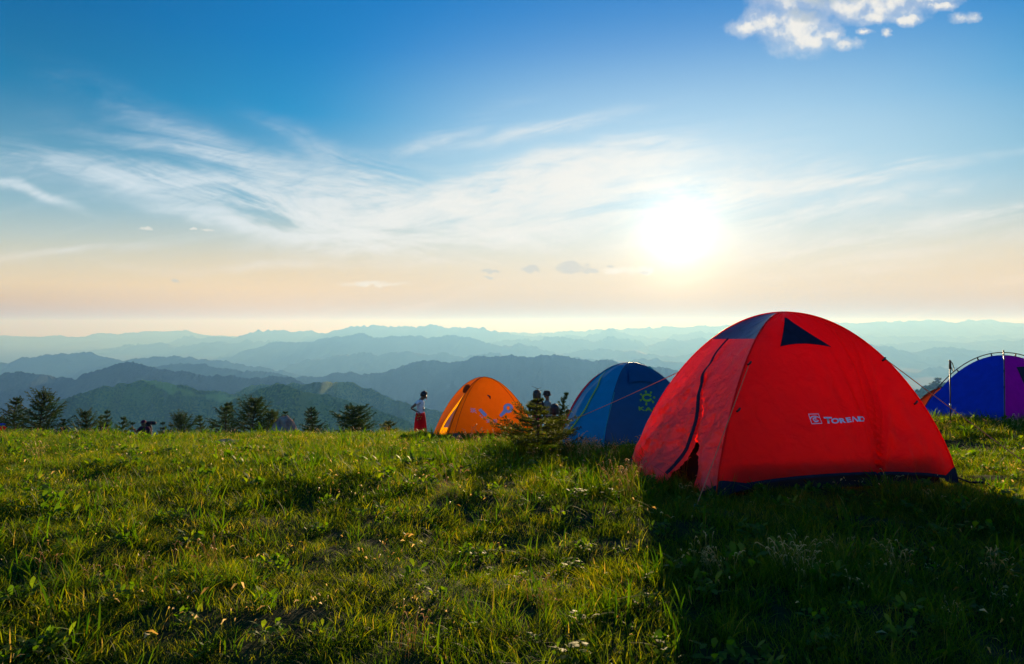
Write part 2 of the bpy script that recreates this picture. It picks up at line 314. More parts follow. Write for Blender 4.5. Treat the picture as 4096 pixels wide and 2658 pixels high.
RD = z5([(-700, 230), (-300, 210), (0, 195), (40, 200), (80, 180), (130, 178), (190, 165), (240, 160), (290, 155), (340, 157), (400, 170), (450, 182), (500, 190), (560, 182), (620, 178), (680, 177), (750, 173), (800, 182), (860, 192), (900, 198), (1000, 215), (1200, 250), (1500, 300)])
RE2 = z5([(900, 300), (1050, 255), (1100, 240), (1150, 210), (1200, 195), (1280, 180), (1350, 165), (1420, 160), (1500, 165), (1540, 158), (1590, 152), (1650, 155), (1700, 160), (1750, 155), (1790, 170), (1840, 175), (1900, 165), (1980, 160), (2050, 175), (2150, 178), (2280, 184)]) + [(2400, 1446), (2457, 1439), (2507, 1446), (2564, 1435), (2635, 1431), (2700, 1446), (2900, 1460), (3100, 1450), (3300, 1470), (3576, 1481), (3683, 1485), (3754, 1471), (3825, 1474), (3896, 1478), (4096, 1490), (4500, 1480), (5200, 1540)]
RE = z5([(600, 260), (830, 192), (900, 178), (960, 155), (1020, 140), (1080, 122), (1150, 118), (1230, 120), (1270, 100), (1320, 92), (1380, 88), (1410, 83), (1470, 92), (1530, 95), (1600, 93), (1640, 88), (1700, 95), (1770, 90), (1850, 95), (1900, 110), (1950, 130), (2010, 125), (2060, 120), (2110, 135), (2160, 155), (2220, 160), (2300, 150)]) + [(2400, 1399), (2471, 1403), (2535, 1399), (2578, 1414), (2700, 1425), (2900, 1410), (3100, 1420), (3300, 1400), (3469, 1380), (3505, 1385), (3576, 1392), (3633, 1407), (3704, 1403), (3754, 1389), (3797, 1387), (3861, 1396), (3918, 1403), (4003, 1414), (4096, 1435), (4500, 1440), (5200, 1500)]
RF2 = z5([(200, 200), (320, 150), (380, 148), (450, 140), (560, 135), (640, 125), (700, 130), (760, 128), (850, 115), (900, 118), (980, 112), (1040, 110), (1090, 118), (1200, 130), (1500, 135), (1900, 125), (2100, 110), (2200, 108), (2300, 112)]) + [(2400, 1357), (2471, 1353), (2543, 1371), (2585, 1385), (2635, 1371), (2706, 1360), (2799, 1358), (2856, 1360), (3100, 1375), (3300, 1370), (3455, 1374), (3540, 1380), (3611, 1371), (3704, 1367), (3768, 1362), (3861, 1364), (3968, 1360), (4096, 1362), (4600, 1370), (5300, 1420)]
RF = z5([(500, 160), (600, 140), (680, 120), (740, 105), (790, 98), (850, 95), (930, 105), (960, 90), (1020, 72), (1100, 70), (1160, 75), (1220, 73), (1300, 78), (1340, 65), (1400, 55), (1450, 52), (1500, 57), (1570, 52), (1620, 58), (1680, 50), (1750, 55), (1800, 57), (1850, 55), (1900, 65), (1960, 70), (2010, 80), (2060, 92), (2150, 92), (2230, 100), (2260, 92), (2300, 98)]) + [(2400, 1337), (2443, 1321), (2493, 1328), (2543, 1342), (2607, 1356), (2664, 1353), (2742, 1332), (2799, 1328), (2842, 1332), (3000, 1345), (3300, 1350), (3700, 1345), (4300, 1350), (5300, 1390)]
RG = z5([(-900, 100), (0, 92), (150, 95), (330, 98), (400, 85), (480, 82), (560, 80), (660, 72), (740, 75), (800, 85), (860, 90), (940, 95), (1200, 95), (1800, 90), (2200, 80)]) + [(2493, 1318), (2600, 1311), (2700, 1305), (2850, 1303), (3000, 1301), (3200, 1300), (3348, 1292), (3398, 1289), (3505, 1291), (3611, 1285), (3718, 1283), (3825, 1285), (3861, 1282), (3918, 1284), (3968, 1280), (4003, 1287), (4096, 1289), (4600, 1292), (5400, 1310)]
ridge('mountain_ridge', 'deep blue mountain ridge behind the green hills on the left', 3000, RB, 1150, 210, 3, seed=5.1, rows=60)
ridge('mountain_ridge', 'long blue grey mountain ridge behind the orange tent', 4600, RC, 1500, 260, 3, seed=6.2, rows=60)
ridge('mountain_ridge', 'blue mountain ridge at the left edge with a rounded summit', 6600, RD, 2000, 280, 3, seed=7.4, rows=50)
ridge('mountain_ridge', 'pale blue serrated ridge in the middle of the valley haze', 9000, RE2, 2400, 300, 3, seed=8.8, rows=46)
ridge('mountain_ridge', 'wide hazy blue massif across the centre horizon', 12000, RE, 3000, 320, 3, seed=9.3, rows=46)
ridge('mountain_ridge', 'faint low ridge line in the far haze', 15500, RF2, 3600, 300, 3, seed=10.9, rows=36, jag=1.25)
ridge('mountain_ridge', 'pale long crest on the horizon behind the wide massif', 19000, RF, 4200, 300, 3, seed=11.7, rows=36, jag=1.25)
ridge('mountain_ridge', 'faintest farthest plateau on the horizon at the right', 23500, RG, 5000, 300, 3, seed=12.5, rows=36, jag=.9)
HR = [(3300, 1700), (3500, 1610), (3640, 1560), (3718, 1543), (3790, 1528), (3840, 1515), (3950, 1495), (4096, 1480), (4400, 1430), (5000, 1380)]
ridge('green_hill', 'misty green bushy hillside between the red and the blue tent', 1300, HR, 520, 70, 1.5, MFN, jag=1.6, seed=14.2, rows=90, grassf=grassC, wob=.03)
# ---------------------------------------------------------------- haze
def haze_box(x0, x1, y0, y1, z0, z1):
    v = [(x, y, z) for z in (z0, z1) for y in (y0, y1) for x in (x0, x1)]
    f = [(0, 2, 3, 1), (4, 5, 7, 6), (0, 1, 5, 4), (2, 6, 7, 3), (0, 4, 6, 2), (1, 3, 7, 5)]
    me = bpy.data.meshes.new('haze'); me.from_pydata(v, [], f); me.update()
    m, nt, out = newmat('haze_air'); pv = nd(nt, 'ShaderNodeVolumePrincipled')
    pv.inputs['Color'].default_value = (.13, .365, .88, 1); pv.inputs['Density'].default_value = 1.3e-4; pv.inputs['Anisotropy'].default_value = .31
    pv.inputs['Absorption Color'].default_value = (.92, .66, .0, 1)
    nt.links.new(pv.outputs[0], out.inputs['Volume'])
    o = link('haze', me, m); o.display_type = 'WIRE'; return tag(o, kind='stuff', label='bright valley haze fading the mountains')
haze_box(-36000, 36000, -3000, 31000, FLOOR - 30, 212)
# ---------------------------------------------------------------- sky
SUN_PX, SUN_PY = 2715, 950
sd = P(SUN_PX, SUN_PY, 1.0) - np.array([0, 0, CZ]); sd /= np.linalg.norm(sd)
SEL = math.asin(sd[2]); SAZ = math.atan2(sd[0], sd[1])
def build_world():
    w = bpy.data.worlds.new('World'); S.world = w; w.use_nodes = True; nt = w.node_tree; L = nt.links.new
    bg = nt.nodes['Background']
    sk = nd(nt, 'ShaderNodeTexSky', sky_type='NISHITA', sun_disc=False); sk.sun_elevation = SEL; sk.sun_rotation = SAZ; sk.altitude = 1800; sk.air_density = 1.0; sk.dust_density = 1.2; sk.ozone_density = 6
    tc = nd(nt, 'ShaderNodeTexCoord'); dirv = tc.outputs['Generated']
    def mt(op, a, b=None, c=None, clamp=False):
        n = nd(nt, 'ShaderNodeMath', operation=op, use_clamp=clamp)
        for i, q in enumerate((a, b, c)):
            if q is None: continue
            if isinstance(q, (int, float)): n.inputs[i].default_value = q
            else: L(q, n.inputs[i])
        return n.outputs[0]
    def vm(op, a, b=None, c=None):
        n = nd(nt, 'ShaderNodeVectorMath', operation=op)
        for i, q in enumerate((a, b, c)):
            if q is None: continue
            if isinstance(q, tuple): n.inputs[i].default_value = q
            else: L(q, n.inputs[i])
        return n.outputs['Value'] if op in ('DOT_PRODUCT', 'LENGTH') else n.outputs[0]
    def mr(x, a, b, c=0., d=1.):
        n = nd(nt, 'ShaderNodeMapRange', interpolation_type='SMOOTHSTEP'); L(x, n.inputs[0])
        for i, q in zip((1, 2, 3, 4), (a, b, c, d)): n.inputs[i].default_value = q
        return n.outputs[0]
    def mix(f, a, b, bl='MIX'):
        n = nd(nt, 'ShaderNodeMix', data_type='RGBA', blend_type=bl, clamp_factor=True)
        for i, q in zip((0, 6, 7), (f, a, b)):
            if isinstance(q, (int, float)): n.inputs[i].default_value = q
            elif isinstance(q, tuple): n.inputs[i].default_value = (*q, 1)
            else: L(q, n.inputs[i])
        return n.outputs[2]
    sx = nd(nt, 'ShaderNodeSeparateXYZ'); L(dirv, sx.inputs[0]); X, Y, Z = sx.outputs
    yy = mt('MAXIMUM', Y, .12); front = mr(Y, .1, .3)
    cb = nd(nt, 'ShaderNodeCombineXYZ'); L(mt('DIVIDE', X, yy), cb.inputs[0]); L(mt('DIVIDE', Z, yy), cb.inputs[1]); UV = cb.outputs[0]
    cosS = vm('DOT_PRODUCT', dirv, tuple(sd))
    # clear-sky colour
    base = nd(nt, 'ShaderNodeHueSaturation'); L(sk.outputs[0], base.inputs['Color']); base.inputs['Saturation'].default_value = 1.25; base.inputs['Value'].default_value = .10
    el = mt('ARCSINE', Z)
    rp = ramp(nt, SKYRAMP, mr_lin(nt, el, -.02, .62))
    col = mix(.98, base.outputs[0], rp)
    # brighter towards the sun's side of the sky, dimmer to the flanks, with brightness added behind the viewer to fill tent fronts
    side = mt('ADD', mt('SUBTRACT', 1.0, mt('MULTIPLY', mt('SUBTRACT', 1.0, mr(cosS, .62, .985, .58, 1.0)), mr(Z, .06, .34))), mr(cosS, -.6, .35, .55, .0)); sc = nd(nt, 'ShaderNodeVectorMath', operation='SCALE'); L(col, sc.inputs[0]); L(side, sc.inputs['Scale']); col = sc.outputs[0]
    # pale veil round the sun
    g2 = mt('POWER', mr(cosS, .80, 1.0), 2.0); col = mix(mt('MULTIPLY', mt('MULTIPLY', g2, .62), mr(Z, .22, .44, 1.0, .12)), col, (.72, .90, .99))
    low = mt('MULTIPLY', mr(Z, .19, .0), mr(cosS, .55, .98)); col = mix(mt('MULTIPLY', low, .9), col, (1.0, .73, .38))
    hz = mt('MULTIPLY', mr(Z, .10, .0), mr(cosS, .80, .99)); s2 = nd(nt, 'ShaderNodeVectorMath', operation='SCALE'); L(col, s2.inputs[0]); L(mt('SUBTRACT', 1.0, mt('ADD', mt('MULTIPLY', hz, .22), mr(Z, .055, -.004, .0, .20))), s2.inputs['Scale']); col = s2.outputs[0]
    # cirrus
    def nz(vec, scx, scy, ang, det=9, dist=.9, off=0.):
        mp = nd(nt, 'ShaderNodeMapping'); mp.inputs['Rotation'].default_value = (0, 0, ang); mp.inputs['Scale'].default_value = (scx, scy, 1); mp.inputs['Location'].default_value = (off, off * .7, off)
        mp.vector_type = 'TEXTURE' if False else 'POINT'; L(vec, mp.inputs[0])
        # rotate first, then stretch
        mp.inputs['Scale'].default_value = (1, 1, 1); m2 = nd(nt, 'ShaderNodeVectorMath', operation='MULTIPLY'); L(mp.outputs[0], m2.inputs[0]); m2.inputs[1].default_value = (scx, scy, 1)
        n = nd(nt, 'ShaderNodeTexNoise'); n.inputs['Scale'].default_value = 1; n.inputs['Detail'].default_value = det; n.inputs['Roughness'].default_value = .64; n.inputs['Distortion'].default_value = dist; L(m2.outputs[0], n.inputs[0]); return n.outputs[0]
    nL = nz(UV, 3.2, 17, R(13), off=2.1); nR = nz(UV, 3.0, 19, R(-11), off=5.3); nF = nz(UV, 16, 60, R(-6), det=4, off=1.7)
    wz = nd(nt, 'ShaderNodeTexNoise'); wz.inputs['Scale'].default_value = 6; wz.inputs['Detail'].default_value = 3; L(UV, wz.inputs[0])
    wv = vm('MULTIPLY', vm('SUBTRACT', wz.outputs[1], (.5, .5, .5)), (.10, .045, 0)); UW = vm('ADD', UV, wv)
    tot = None
    for (px, py, ln, wd, an, am, wh) in STREAKS:
        c = ((px - 2048) / F, (1300 - py) / F, 0); a = R(an)   # an>0 rises to the right
        pc = vm('SUBTRACT', UW, c)
        da = vm('DOT_PRODUCT', pc, (math.cos(a) / (ln / F), math.sin(a) / (ln / F), 0)); db = vm('DOT_PRODUCT', pc, (-math.sin(a) / (wd / F), math.cos(a) / (wd / F), 0))
        g = mt('EXPONENT', mt('MULTIPLY', mt('ADD', mt('MULTIPLY', da, da), mt('MULTIPLY', db, db)), -1.0))
        n = mr(nL if wh == 'L' else nR, .36, .64, .0, 1.25)
        g = mt('MULTIPLY', mt('MULTIPLY', g, n), am)
        tot = g if tot is None else mt('ADD', tot, g)
    gen = mt('MULTIPLY', mr(nR, .52, .8), mr(Z, .02, .27, .34, .0))
    tot = mt('ADD', mt('MULTIPLY', tot, front), gen)
    tot = mt('MULTIPLY', tot, mr(nF, .28, .72, .5, 1.2))
    cir = mt('MULTIPLY', mt('SUBTRACT', 1.0, mt('EXPONENT', mt('MULTIPLY', tot, -1.9))), .96)
    hor = mr(Z, .02, .13)
    ccol = mix(hor, (1.0, .80, .56), mix(mr(cosS, .72, .99), (.76, .86, .95), (.93, .92, .88)))
    col = mix(cir, col, ccol)
    # cumulus
    cn = nd(nt, 'ShaderNodeTexNoise'); cn.inputs['Scale'].default_value = 42; cn.inputs['Detail'].default_value = 8; cn.inputs['Roughness'].default_value = .56; L(UV, cn.inputs[0])
    w2 = nd(nt, 'ShaderNodeTexNoise'); w2.inputs['Scale'].default_value = 55; w2.inputs['Detail'].default_value = 5; w2.inputs['Roughness'].default_value = .65; L(UV, w2.inputs[0])
    UVc = vm('ADD', UV, vm('MULTIPLY', vm('SUBTRACT', w2.outputs[1], (.5, .5, .5)), (.030, .018, 0)))
    def blobs(lst, k, warp=1.0):
        t = None
        for (px, py, rx, ry) in lst:
            c = ((px - 2048) / F, (1300 - py) / F); ix, iy = F / rx, F / ry
            q = vm('MULTIPLY_ADD', UVc, (ix, iy, 0), (-c[0] * ix, -c[1] * iy, 0))
            d = mt('SUBTRACT', 1.0, vm('DOT_PRODUCT', q, q)); t = d if t is None else mt('SMOOTH_MAX', t, d, .5)
        t = mt('MAXIMUM', t, -9.0)
        return mt('ADD', t, mt('MULTIPLY', mt('SUBTRACT', cn.outputs[0], .5), k))
    cu = blobs(CUMULUS, 3.4); cm = mt('MULTIPLY', mr(cu, -.3, 1.25), front)
    shade = mt('MULTIPLY', mr(blobs(CUSHADE, 1.5), 0, 1), mr(cn.outputs[0], .35, .6, .5, 1))
    cm = mt('MAXIMUM', cm, mt('MULTIPLY', mt('MULTIPLY', mr(cu, -1.6, .8), front), .40))
    ccl = mix(shade, (.93, .91, .86), (.52, .60, .68)); col = mix(mt('MULTIPLY', cm, .97), col, ccl)
    cs = blobs(CUSMALL, 2.2); col = mix(mt('MULTIPLY', mt('MULTIPLY', mr(cs, -.1, 1.3), front), .75), col, (.96, .93, .87))
    cd = blobs(CUDARK, 2.4); col = mix(mt('MULTIPLY', mt('MULTIPLY', mr(cd, -.1, .7), front), .72), col, (.60, .60, .58))
    # glare round the sun
    thS = mt('SQRT', mt('MAXIMUM', mt('MULTIPLY', mt('SUBTRACT', 1.0, cosS), 2.0), 0.0))
    halo = mt('MULTIPLY', mt('EXPONENT', mt('MULTIPLY', thS, -1 / .026)), 2.0)
    halo2 = mt('MULTIPLY', mt('EXPONENT', mt('MULTIPLY', thS, -1 / .10)), .24)
    ad = mix(1.0, col, (0, 0, 0), 'ADD'); nn = nd(nt, 'ShaderNodeVectorMath', operation='SCALE'); nn.inputs[0].default_value = (1.0, .90, .70); L(mt('ADD', halo, halo2), nn.inputs['Scale'])
    av = vm('ADD', col, nn.outputs[0]); L(av, bg.inputs[0]); bg.inputs[1].default_value = .505
    try: w.cycles.sampling_method = 'MANUAL'; w.cycles.sample_map_resolution = 512
    except Exception: pass
def mr_lin(nt, x, a, b):
    n = nd(nt, 'ShaderNodeMapRange'); nt.links.new(x, n.inputs[0]); n.inputs[1].default_value = a; n.inputs[2].default_value = b; return n.outputs[0]
def lin(c):
    f = lambda v: (v / 255 / 12.92) if v / 255 <= .04045 else ((v / 255 + .055) / 1.055) ** 2.4
    return tuple(f(v) for v in c)
SKYRAMP = [(0.0, lin((185, 152, 96))), (.045, lin((202, 168, 110))), (.075, lin((224, 194, 138))), (.11, lin((234, 212, 164))), (.155, lin((216, 213, 190))), (.205, lin((186, 206, 206))), (.26, lin((154, 196, 214))), (.36, lin((112, 180, 216))), (.48, lin((34, 156, 218))), (.62, lin((0, 136, 214))), (.80, lin((0, 120, 204))), (1.0, lin((0, 104, 186)))]
STREAKS = [(500, 690, 520, 70, -6, .28, 'L'), (1050, 790, 420, 60, -14, .42, 'L'), (1500, 800, 420, 110, -4, .5, 'L'), (3350, 750, 520, 22, 12, .5, 'R'), (1700, 570, 320, 34, 20, .3, 'R'), (2150, 520, 320, 26, 12, .35, 'R'), (800, 560, 420, 60, -24, .18, 'L'), (2300, 700, 500, 70, 10, .5, 'R'), (3000, 780, 420, 30, 8, .5, 'R'), (130, 765, 170, 16, -18, .75, 'L'), (700, 725, 480, 50, -8, .5, 'L'), (1330, 885, 430, 74, -9, 1.4, 'L'), (1800, 950, 420, 45, 2, .9, 'L'), (980, 905, 300, 22, -13, .75, 'L'), (900, 640, 460, 60, -12, .28, 'L'), (1350, 640, 260, 40, -30, .15, 'L'),
           (1950, 770, 560, 62, 14, 1.1, 'R'), (2150, 650, 300, 36, 16, .6, 'R'), (2560, 578, 230, 16, 4, .65, 'R'), (2550, 790, 620, 110, 5, 1.0, 'R'), (3230, 860, 480, 34, 10, .8, 'R'), (3250, 960, 480, 40, 8, .45, 'R'), (3860, 890, 360, 26, 10, .6, 'R'), (3700, 985, 520, 45, 6, .4, 'R'),
           (190, 1010, 230, 15, 5, .4, 'R'), (1150, 1060, 560, 18, 1, .35, 'L'), (3300, 1085, 520, 14, 4, .3, 'R'), (1700, 960, 500, 60, 2, .5, 'L'), (2100, 860, 500, 90, 3, .5, 'R')]
CUMULUS = [(3190, 115, 125, 90), (3070, 95, 85, 48), (2975, 118, 62, 30), (3215, 172, 85, 42), (3325, 150, 34, 36), (3372, 180, 55, 22), (3190, -5, 150, 60), (3420, 25, 160, 62), (3560, 20, 130, 55), (3480, 75, 80, 25), (3610, 80, 60, 22), (3755, 32, 52, 18), (3850, 78, 52, 18), (3445, 132, 26, 11), (3537, 134, 18, 14), (3700, -20, 120, 40)]
CUSHADE = [(3215, 65, 95, 42), (3250, 0, 130, 50), (3400, 5, 60, 22)]
CUSMALL = [(585, 916, 34, 9), (772, 918, 14, 6), (832, 922, 32, 9), (2490, 1082, 120, 22), (2585, 1086, 40, 14), (1480, 1136, 180, 12)]
CUDARK = [(2122, 1073, 44, 17), (2285, 1072, 78, 27), (2370, 1086, 50, 15), (2438, 1062, 22, 9), (1965, 1085, 44, 7), (1960, 1110, 26, 6), (2570, 1088, 30, 7), (700, 1128, 26, 8)]
build_world()
sl = bpy.data.lights.new('sun', 'SUN'); sl.energy = 5.0; sl.angle = R(.6); sl.color = (1, .77, .45)
slo = bpy.data.objects.new('sun', sl); COL.objects.link(slo); _s = P(SUN_PX - 110, SUN_PY, 1.0) - np.array([0, 0, CZ]); slo.rotation_euler = Vector(_s).to_track_quat('Z', 'Y').to_euler(); slo.location = (10, 40, 30)
# ---------------------------------------------------------------- tents
class Tent:
    """crossed-pole dome: corners A (near), B (right), C (left), D (far)"""
    def __init__(s, A, B, C, H, p=2.0, e=.8, sink=0.0):
        A, B, C = (np.array(q, float) for q in (A, B, C)); D = B + C - A
        s.c = (A + B + C + D) / 4
        cs = {}
        for n, q in zip('ABCD', (A, B, C, D)): cs[n] = np.array([q[0], q[1], float(Gb(q[0], q[1])) - sink])
        s.cs = cs; s.top = float(Gb(*s.c)) * .0 + np.mean([v[2] for v in cs.values()]) + H; s.p = p; s.H = H; s.e = e
        s.bulge = {}; s.disp = {}; s.lift = {'AB': .016, 'AC': .008, 'BD': .016, 'CD': .012}; s.sag = .05
        s.footprint = [cs[k][:2] for k in 'ABDC']
        s.loc = (s.c[0], s.c[1], np.mean([v[2] for v in cs.values()]))
    def rh(s, h): return (1 - (h / s.H) ** (1 / s.e)) ** (1 / s.p)
    def nrm(s, f):
        a, b = s.cs[f[0]], s.cs[f[1]]; d = (b - a)[:2]; n = np.array([d[1], -d[0]]); n /= np.linalg.norm(n)
        if np.dot(n, (a[:2] + b[:2]) / 2 - s.c[:2]) < 0: n = -n
        return n
    def rmax(s, f, w): return 1 - s.lift[f] * (4 * w * (1 - w)) ** .6
    def surf(s, f, r, w, off=0.0):
        a, b = s.cs[f[0]], s.cs[f[1]]; r, w = np.broadcast_arrays(np.asarray(r, float), np.asarray(w, float))
        base = a * (1 - w)[..., None] + b * w[..., None]; rr = r[..., None]
        xy = s.c[:2] + (base[..., :2] - s.c[:2]) * rr
        z = base[..., 2] + (s.top - base[..., 2]) * np.maximum(1 - np.abs(r) ** s.p, 0) ** s.e
        n = s.nrm(f); o = -s.sag * 4 * w * (1 - w) * np.sin(np.clip(r, 0, 1) * math.pi) + off
        if f in s.bulge: o = o + s.bulge[f](r, w)
        if f in s.disp: o = o + s.disp[f](r, w)
        slope = .35 * (1 - r) * 0
        xy = xy + n * o[..., None]
        return np.concatenate([xy, (z + off * (1 - r) * 1.0)[..., None]], -1)
    def inv(s, f, px, py):
        r = np.linspace(.01, 1, 300)[:, None]; w = np.linspace(0, 1, 300)[None, :]
        p = s.surf(f, r + 0 * w, w + 0 * r); x, y = proj(p); d = (x - px) ** 2 + (y - py) ** 2
        i, j = np.unravel_index(np.argmin(d), d.shape); rc, wc, h = float(r[i, 0]), float(w[0, j]), .004
        for _ in range(6):
            q = np.linspace(-h, h, 21); rr, ww = np.clip(rc + q[:, None] + 0 * q, 0, 1), np.clip(wc + q[None, :] + 0 * q[:, None], 0, 1)
            x, y = proj(s.surf(f, rr, ww)); d = (x - px) ** 2 + (y - py) ** 2; i, j = np.unravel_index(np.argmin(d), d.shape); rc, wc = float(rr[i, j]), float(ww[i, j]); h *= .35
        return rc, wc
    def panel(s, name, f, mat, parent, r0=0., r1=None, w0=0., w1=1., nr=50, nw=40, off=0.):
        """r0/r1 callables of w, or w0/w1 callables of r"""
        q = np.sin(np.linspace(0, 1, nr) * math.pi / 2)[:, None] ** (1.0 if nr > 12 else .999); t = np.linspace(0, 1, nw)[None, :]
        if callable(w0) or callable(w1):
            r = q * (1.0 if r1 is None else r1) + (1 - q) * r0 + 0 * t
            a = w0(r) if callable(w0) else w0; b = w1(r) if callable(w1) else w1
            w = a + (b - a) * t; lim = s.rmax(f, np.clip(w, 0, 1)); r = np.minimum(r, lim)
        else:
            w = w0 + (w1 - w0) * t + 0 * q
            a = r0(w) if callable(r0) else r0; b = s.rmax(f, w) if r1 is None else (r1(w) if callable(r1) else r1)
            r = a + (b - a) * q
        V = s.surf(f, r, w, off); return link(name, mesh_np(name, V.reshape(-1, 3), [grid_faces(nr, nw)]), mat, parent)
    def quad(s, name, f, mat, parent, cor, n=14, off=.006, edge=None):
        """patch with corners given as (r,w) in order tl,tr,br,bl"""
        a = np.linspace(0, 1, n)[:, None, None]; b = np.linspace(0, 1, n)[None, :, None]; c = [np.array(q) for q in cor]
        top = c[0] * (1 - b) + c[1] * b; bot = c[3] * (1 - b) + c[2] * b; g = top * (1 - a) + bot * a
        if edge: g[..., 0] = g[..., 0] + edge(a[..., 0], b[..., 0])
        V = s.surf(f, g[..., 0], g[..., 1], off); return link(name, mesh_np(name, V.reshape(-1, 3), [grid_faces(n, n)]), mat, parent)
    def strip(s, name, f, mat, parent, pts, hw, off=.01, n=60):
        pts = np.array(pts, float); k = np.linspace(0, len(pts) - 1, n); i = np.arange(len(pts))
        r = np.interp(k, i, pts[:, 0]); w = np.interp(k, i, pts[:, 1])
        kk = np.array([1, 2, 3, 2, 1]) / 9.; r = np.convolve(np.pad(r, 2, 'edge'), kk, 'valid'); w = np.convolve(np.pad(w, 2, 'edge'), kk, 'valid')
        L = s.surf(f, r, w, off); k7 = np.ones(7) / 7; L = np.stack([np.convolve(np.pad(L[:, q], 3, 'edge'), k7, 'valid') for q in range(3)], -1); T = np.gradient(L, axis=0); T /= np.linalg.norm(T, axis=1)[:, None]
        nn = np.append(s.nrm(f), .5); nn /= np.linalg.norm(nn); sd_ = np.cross(T, nn); sd_ /= np.linalg.norm(sd_, axis=1)[:, None]
        hwv = np.broadcast_to(hw, (n,))[:, None]
        V = np.stack([L - sd_ * hwv, L + nn * .008, L + sd_ * hwv], 1).reshape(-1, 3)
        return link(name, mesh_np(name, V, [grid_faces(n, 3)]), mat, parent)
    def arch(s, a, d, off=.0, n=50, r1=1.0):
        r = np.linspace(-r1, r1, n); P0, P1 = s.cs[a], s.cs[d]; out = []
        for q in r:
            c = P0 if q < 0 else P1; z = c[2] + (s.top - c[2]) * max(1 - abs(q) ** s.p, 0) ** s.e; xy = s.c[:2] + (c[:2] - s.c[:2]) * abs(q)
            out.append([xy[0], xy[1], z]); 
        out = np.array(out); 
        if off: 
            T = np.gradient(out, axis=0); T /= np.linalg.norm(T, axis=1)[:, None]; hd = np.append(P1[:2] - P0[:2], 0); hd /= np.linalg.norm(hd)
            N = np.cross(np.cross(hd, [0, 0, 1]), T); N *= np.sign(N[:, 2:3] + 1e-9); N[np.abs(N[:, 2]) < 1e-6] = 0; out = out + N * off
        return out
    def poles(s, mat, parent, rad=.009, name='pole_sleeve', off=.0):
        for a, d in ('AD', 'BC'): MB().tube(s.arch(a, d, off), rad, 8).build(name, mat, parent)
    def text(s, f, body, mat, parent, c, w, h, name, slant=0., bold=.012, px=True, font_sp=1.0, n=1):
        """c = tl,tr,br,bl pixels on the face that the lettering fills"""
        cor = [np.array(s.inv(f, *q)) for q in c]
        cu = bpy.data.curves.new('t', 'FONT'); cu.body = body; cu.offset = bold; cu.space_character = font_sp; cu.resolution_u = 4
        to = bpy.data.objects.new('t', cu); COL.objects.link(to); bpy.context.view_layer.update()
        me = bpy.data.meshes.new_from_object(to.evaluated_get(bpy.context.evaluated_depsgraph_get())); bpy.data.objects.remove(to); bpy.data.curves.remove(cu)
        if not len(me.vertices): return
        bm = bmesh.new(); bm.from_mesh(me); bmesh.ops.triangulate(bm, faces=bm.faces[:]); bmesh.ops.remove_doubles(bm, verts=bm.verts[:], dist=1e-4)
        v = np.array([q.co[:] for q in bm.verts]); mn, mx = v.min(0), v.max(0)
        s.project_bm(bm, f, cor, mn, mx, mat, parent, name)
    def project_bm(s, bm, f, cor, mn, mx, mat, parent, name):
        for q in bm.verts:
            b = (q.co.x - mn[0]) / (mx[0] - mn[0]); a = 1 - (q.co.y - mn[1]) / (mx[1] - mn[1])
            g = (cor[0] * (1 - b) + cor[1] * b) * (1 - a) + (cor[3] * (1 - b) + cor[2] * b) * a
            q.co = s.surf(f, np.array(g[0]), np.array(g[1]), .011)
        me = bpy.data.meshes.new(name); bm.to_mesh(me); bm.free(); return link(name, me, mat, parent)
    def polys(s, f, c, polys, mat, parent, name, mn=(0, 0), mx=(1, 1)):
        """flat 2-D polygons (unit square) printed on the face"""
        cor = [np.array(s.inv(f, *q)) for q in c]; bm = bmesh.new()
        for p in polys:
            vs = [bm.verts.new((x, y, 0)) for x, y in p]; bm.faces.new(vs)
        bmesh.ops.triangulate(bm, faces=bm.faces[:]); return s.project_bm(bm, f, cor, mn, mx, mat, parent, name)
def stroke(pts, w0, w1=None):
    """polygon for a thick polyline, as quads"""
    w1 = w0 if w1 is None else w1; pts = [np.array(p, float) for p in pts]; out = []; n = len(pts)
    L = []; Rr = []
    for i, p in enumerate(pts):
        t = (pts[min(i + 1, n - 1)] - pts[max(i - 1, 0)]); t /= np.linalg.norm(t) + 1e-9; w = w0 + (w1 - w0) * i / (n - 1); q = np.array([-t[1], t[0]]) * w / 2
        L.append(p + q); Rr.append(p - q)
    for i in range(n - 1): out.append([tuple(L[i]), tuple(L[i + 1]), tuple(Rr[i + 1]), tuple(Rr[i])])
    return out
def arc(cx, cy, rx, ry, a0, a1, n=14): return [(cx + rx * math.cos(R(a)), cy + ry * math.sin(R(a))) for a in np.linspace(a0, a1, n)]
def gpt(px, y, lift=0.): # ground point under a picture column at distance y
    x = (px - 2048) / F * y; return np.array([x, y, float(G(x, y)) + lift])
def crumple(f, amp, sc, seed, fall=lambda r, w: 1.0, stretch=2.5):
    return lambda r, w: amp * (ridged(w * sc * stretch, r * sc + .6 * fbm(w * 3, r * 3, seed), seed, 4, .55) - .25) * fall(r, w)
tents = []
def peg_line(name, parent, mat, a, b, rad=.0035, knots=0):
    a, b = np.array(a, float), np.array(b, float); t = np.linspace(0, 1, 24)[:, None]; p = a + (b - a) * t; p[:, 2] -= .012 * np.linalg.norm(b - a) * (t[:, 0] * (1 - t[:, 0])) * 1.2
    return MB().tube(p, rad, 6).build(name, mat, parent)
def peg(parent, p):
    p = np.array(p); MB().tube([p + [0, 0, .05], p + [0, 0, -.06]], .005, 6).build('tent_peg', M['alu'], parent)
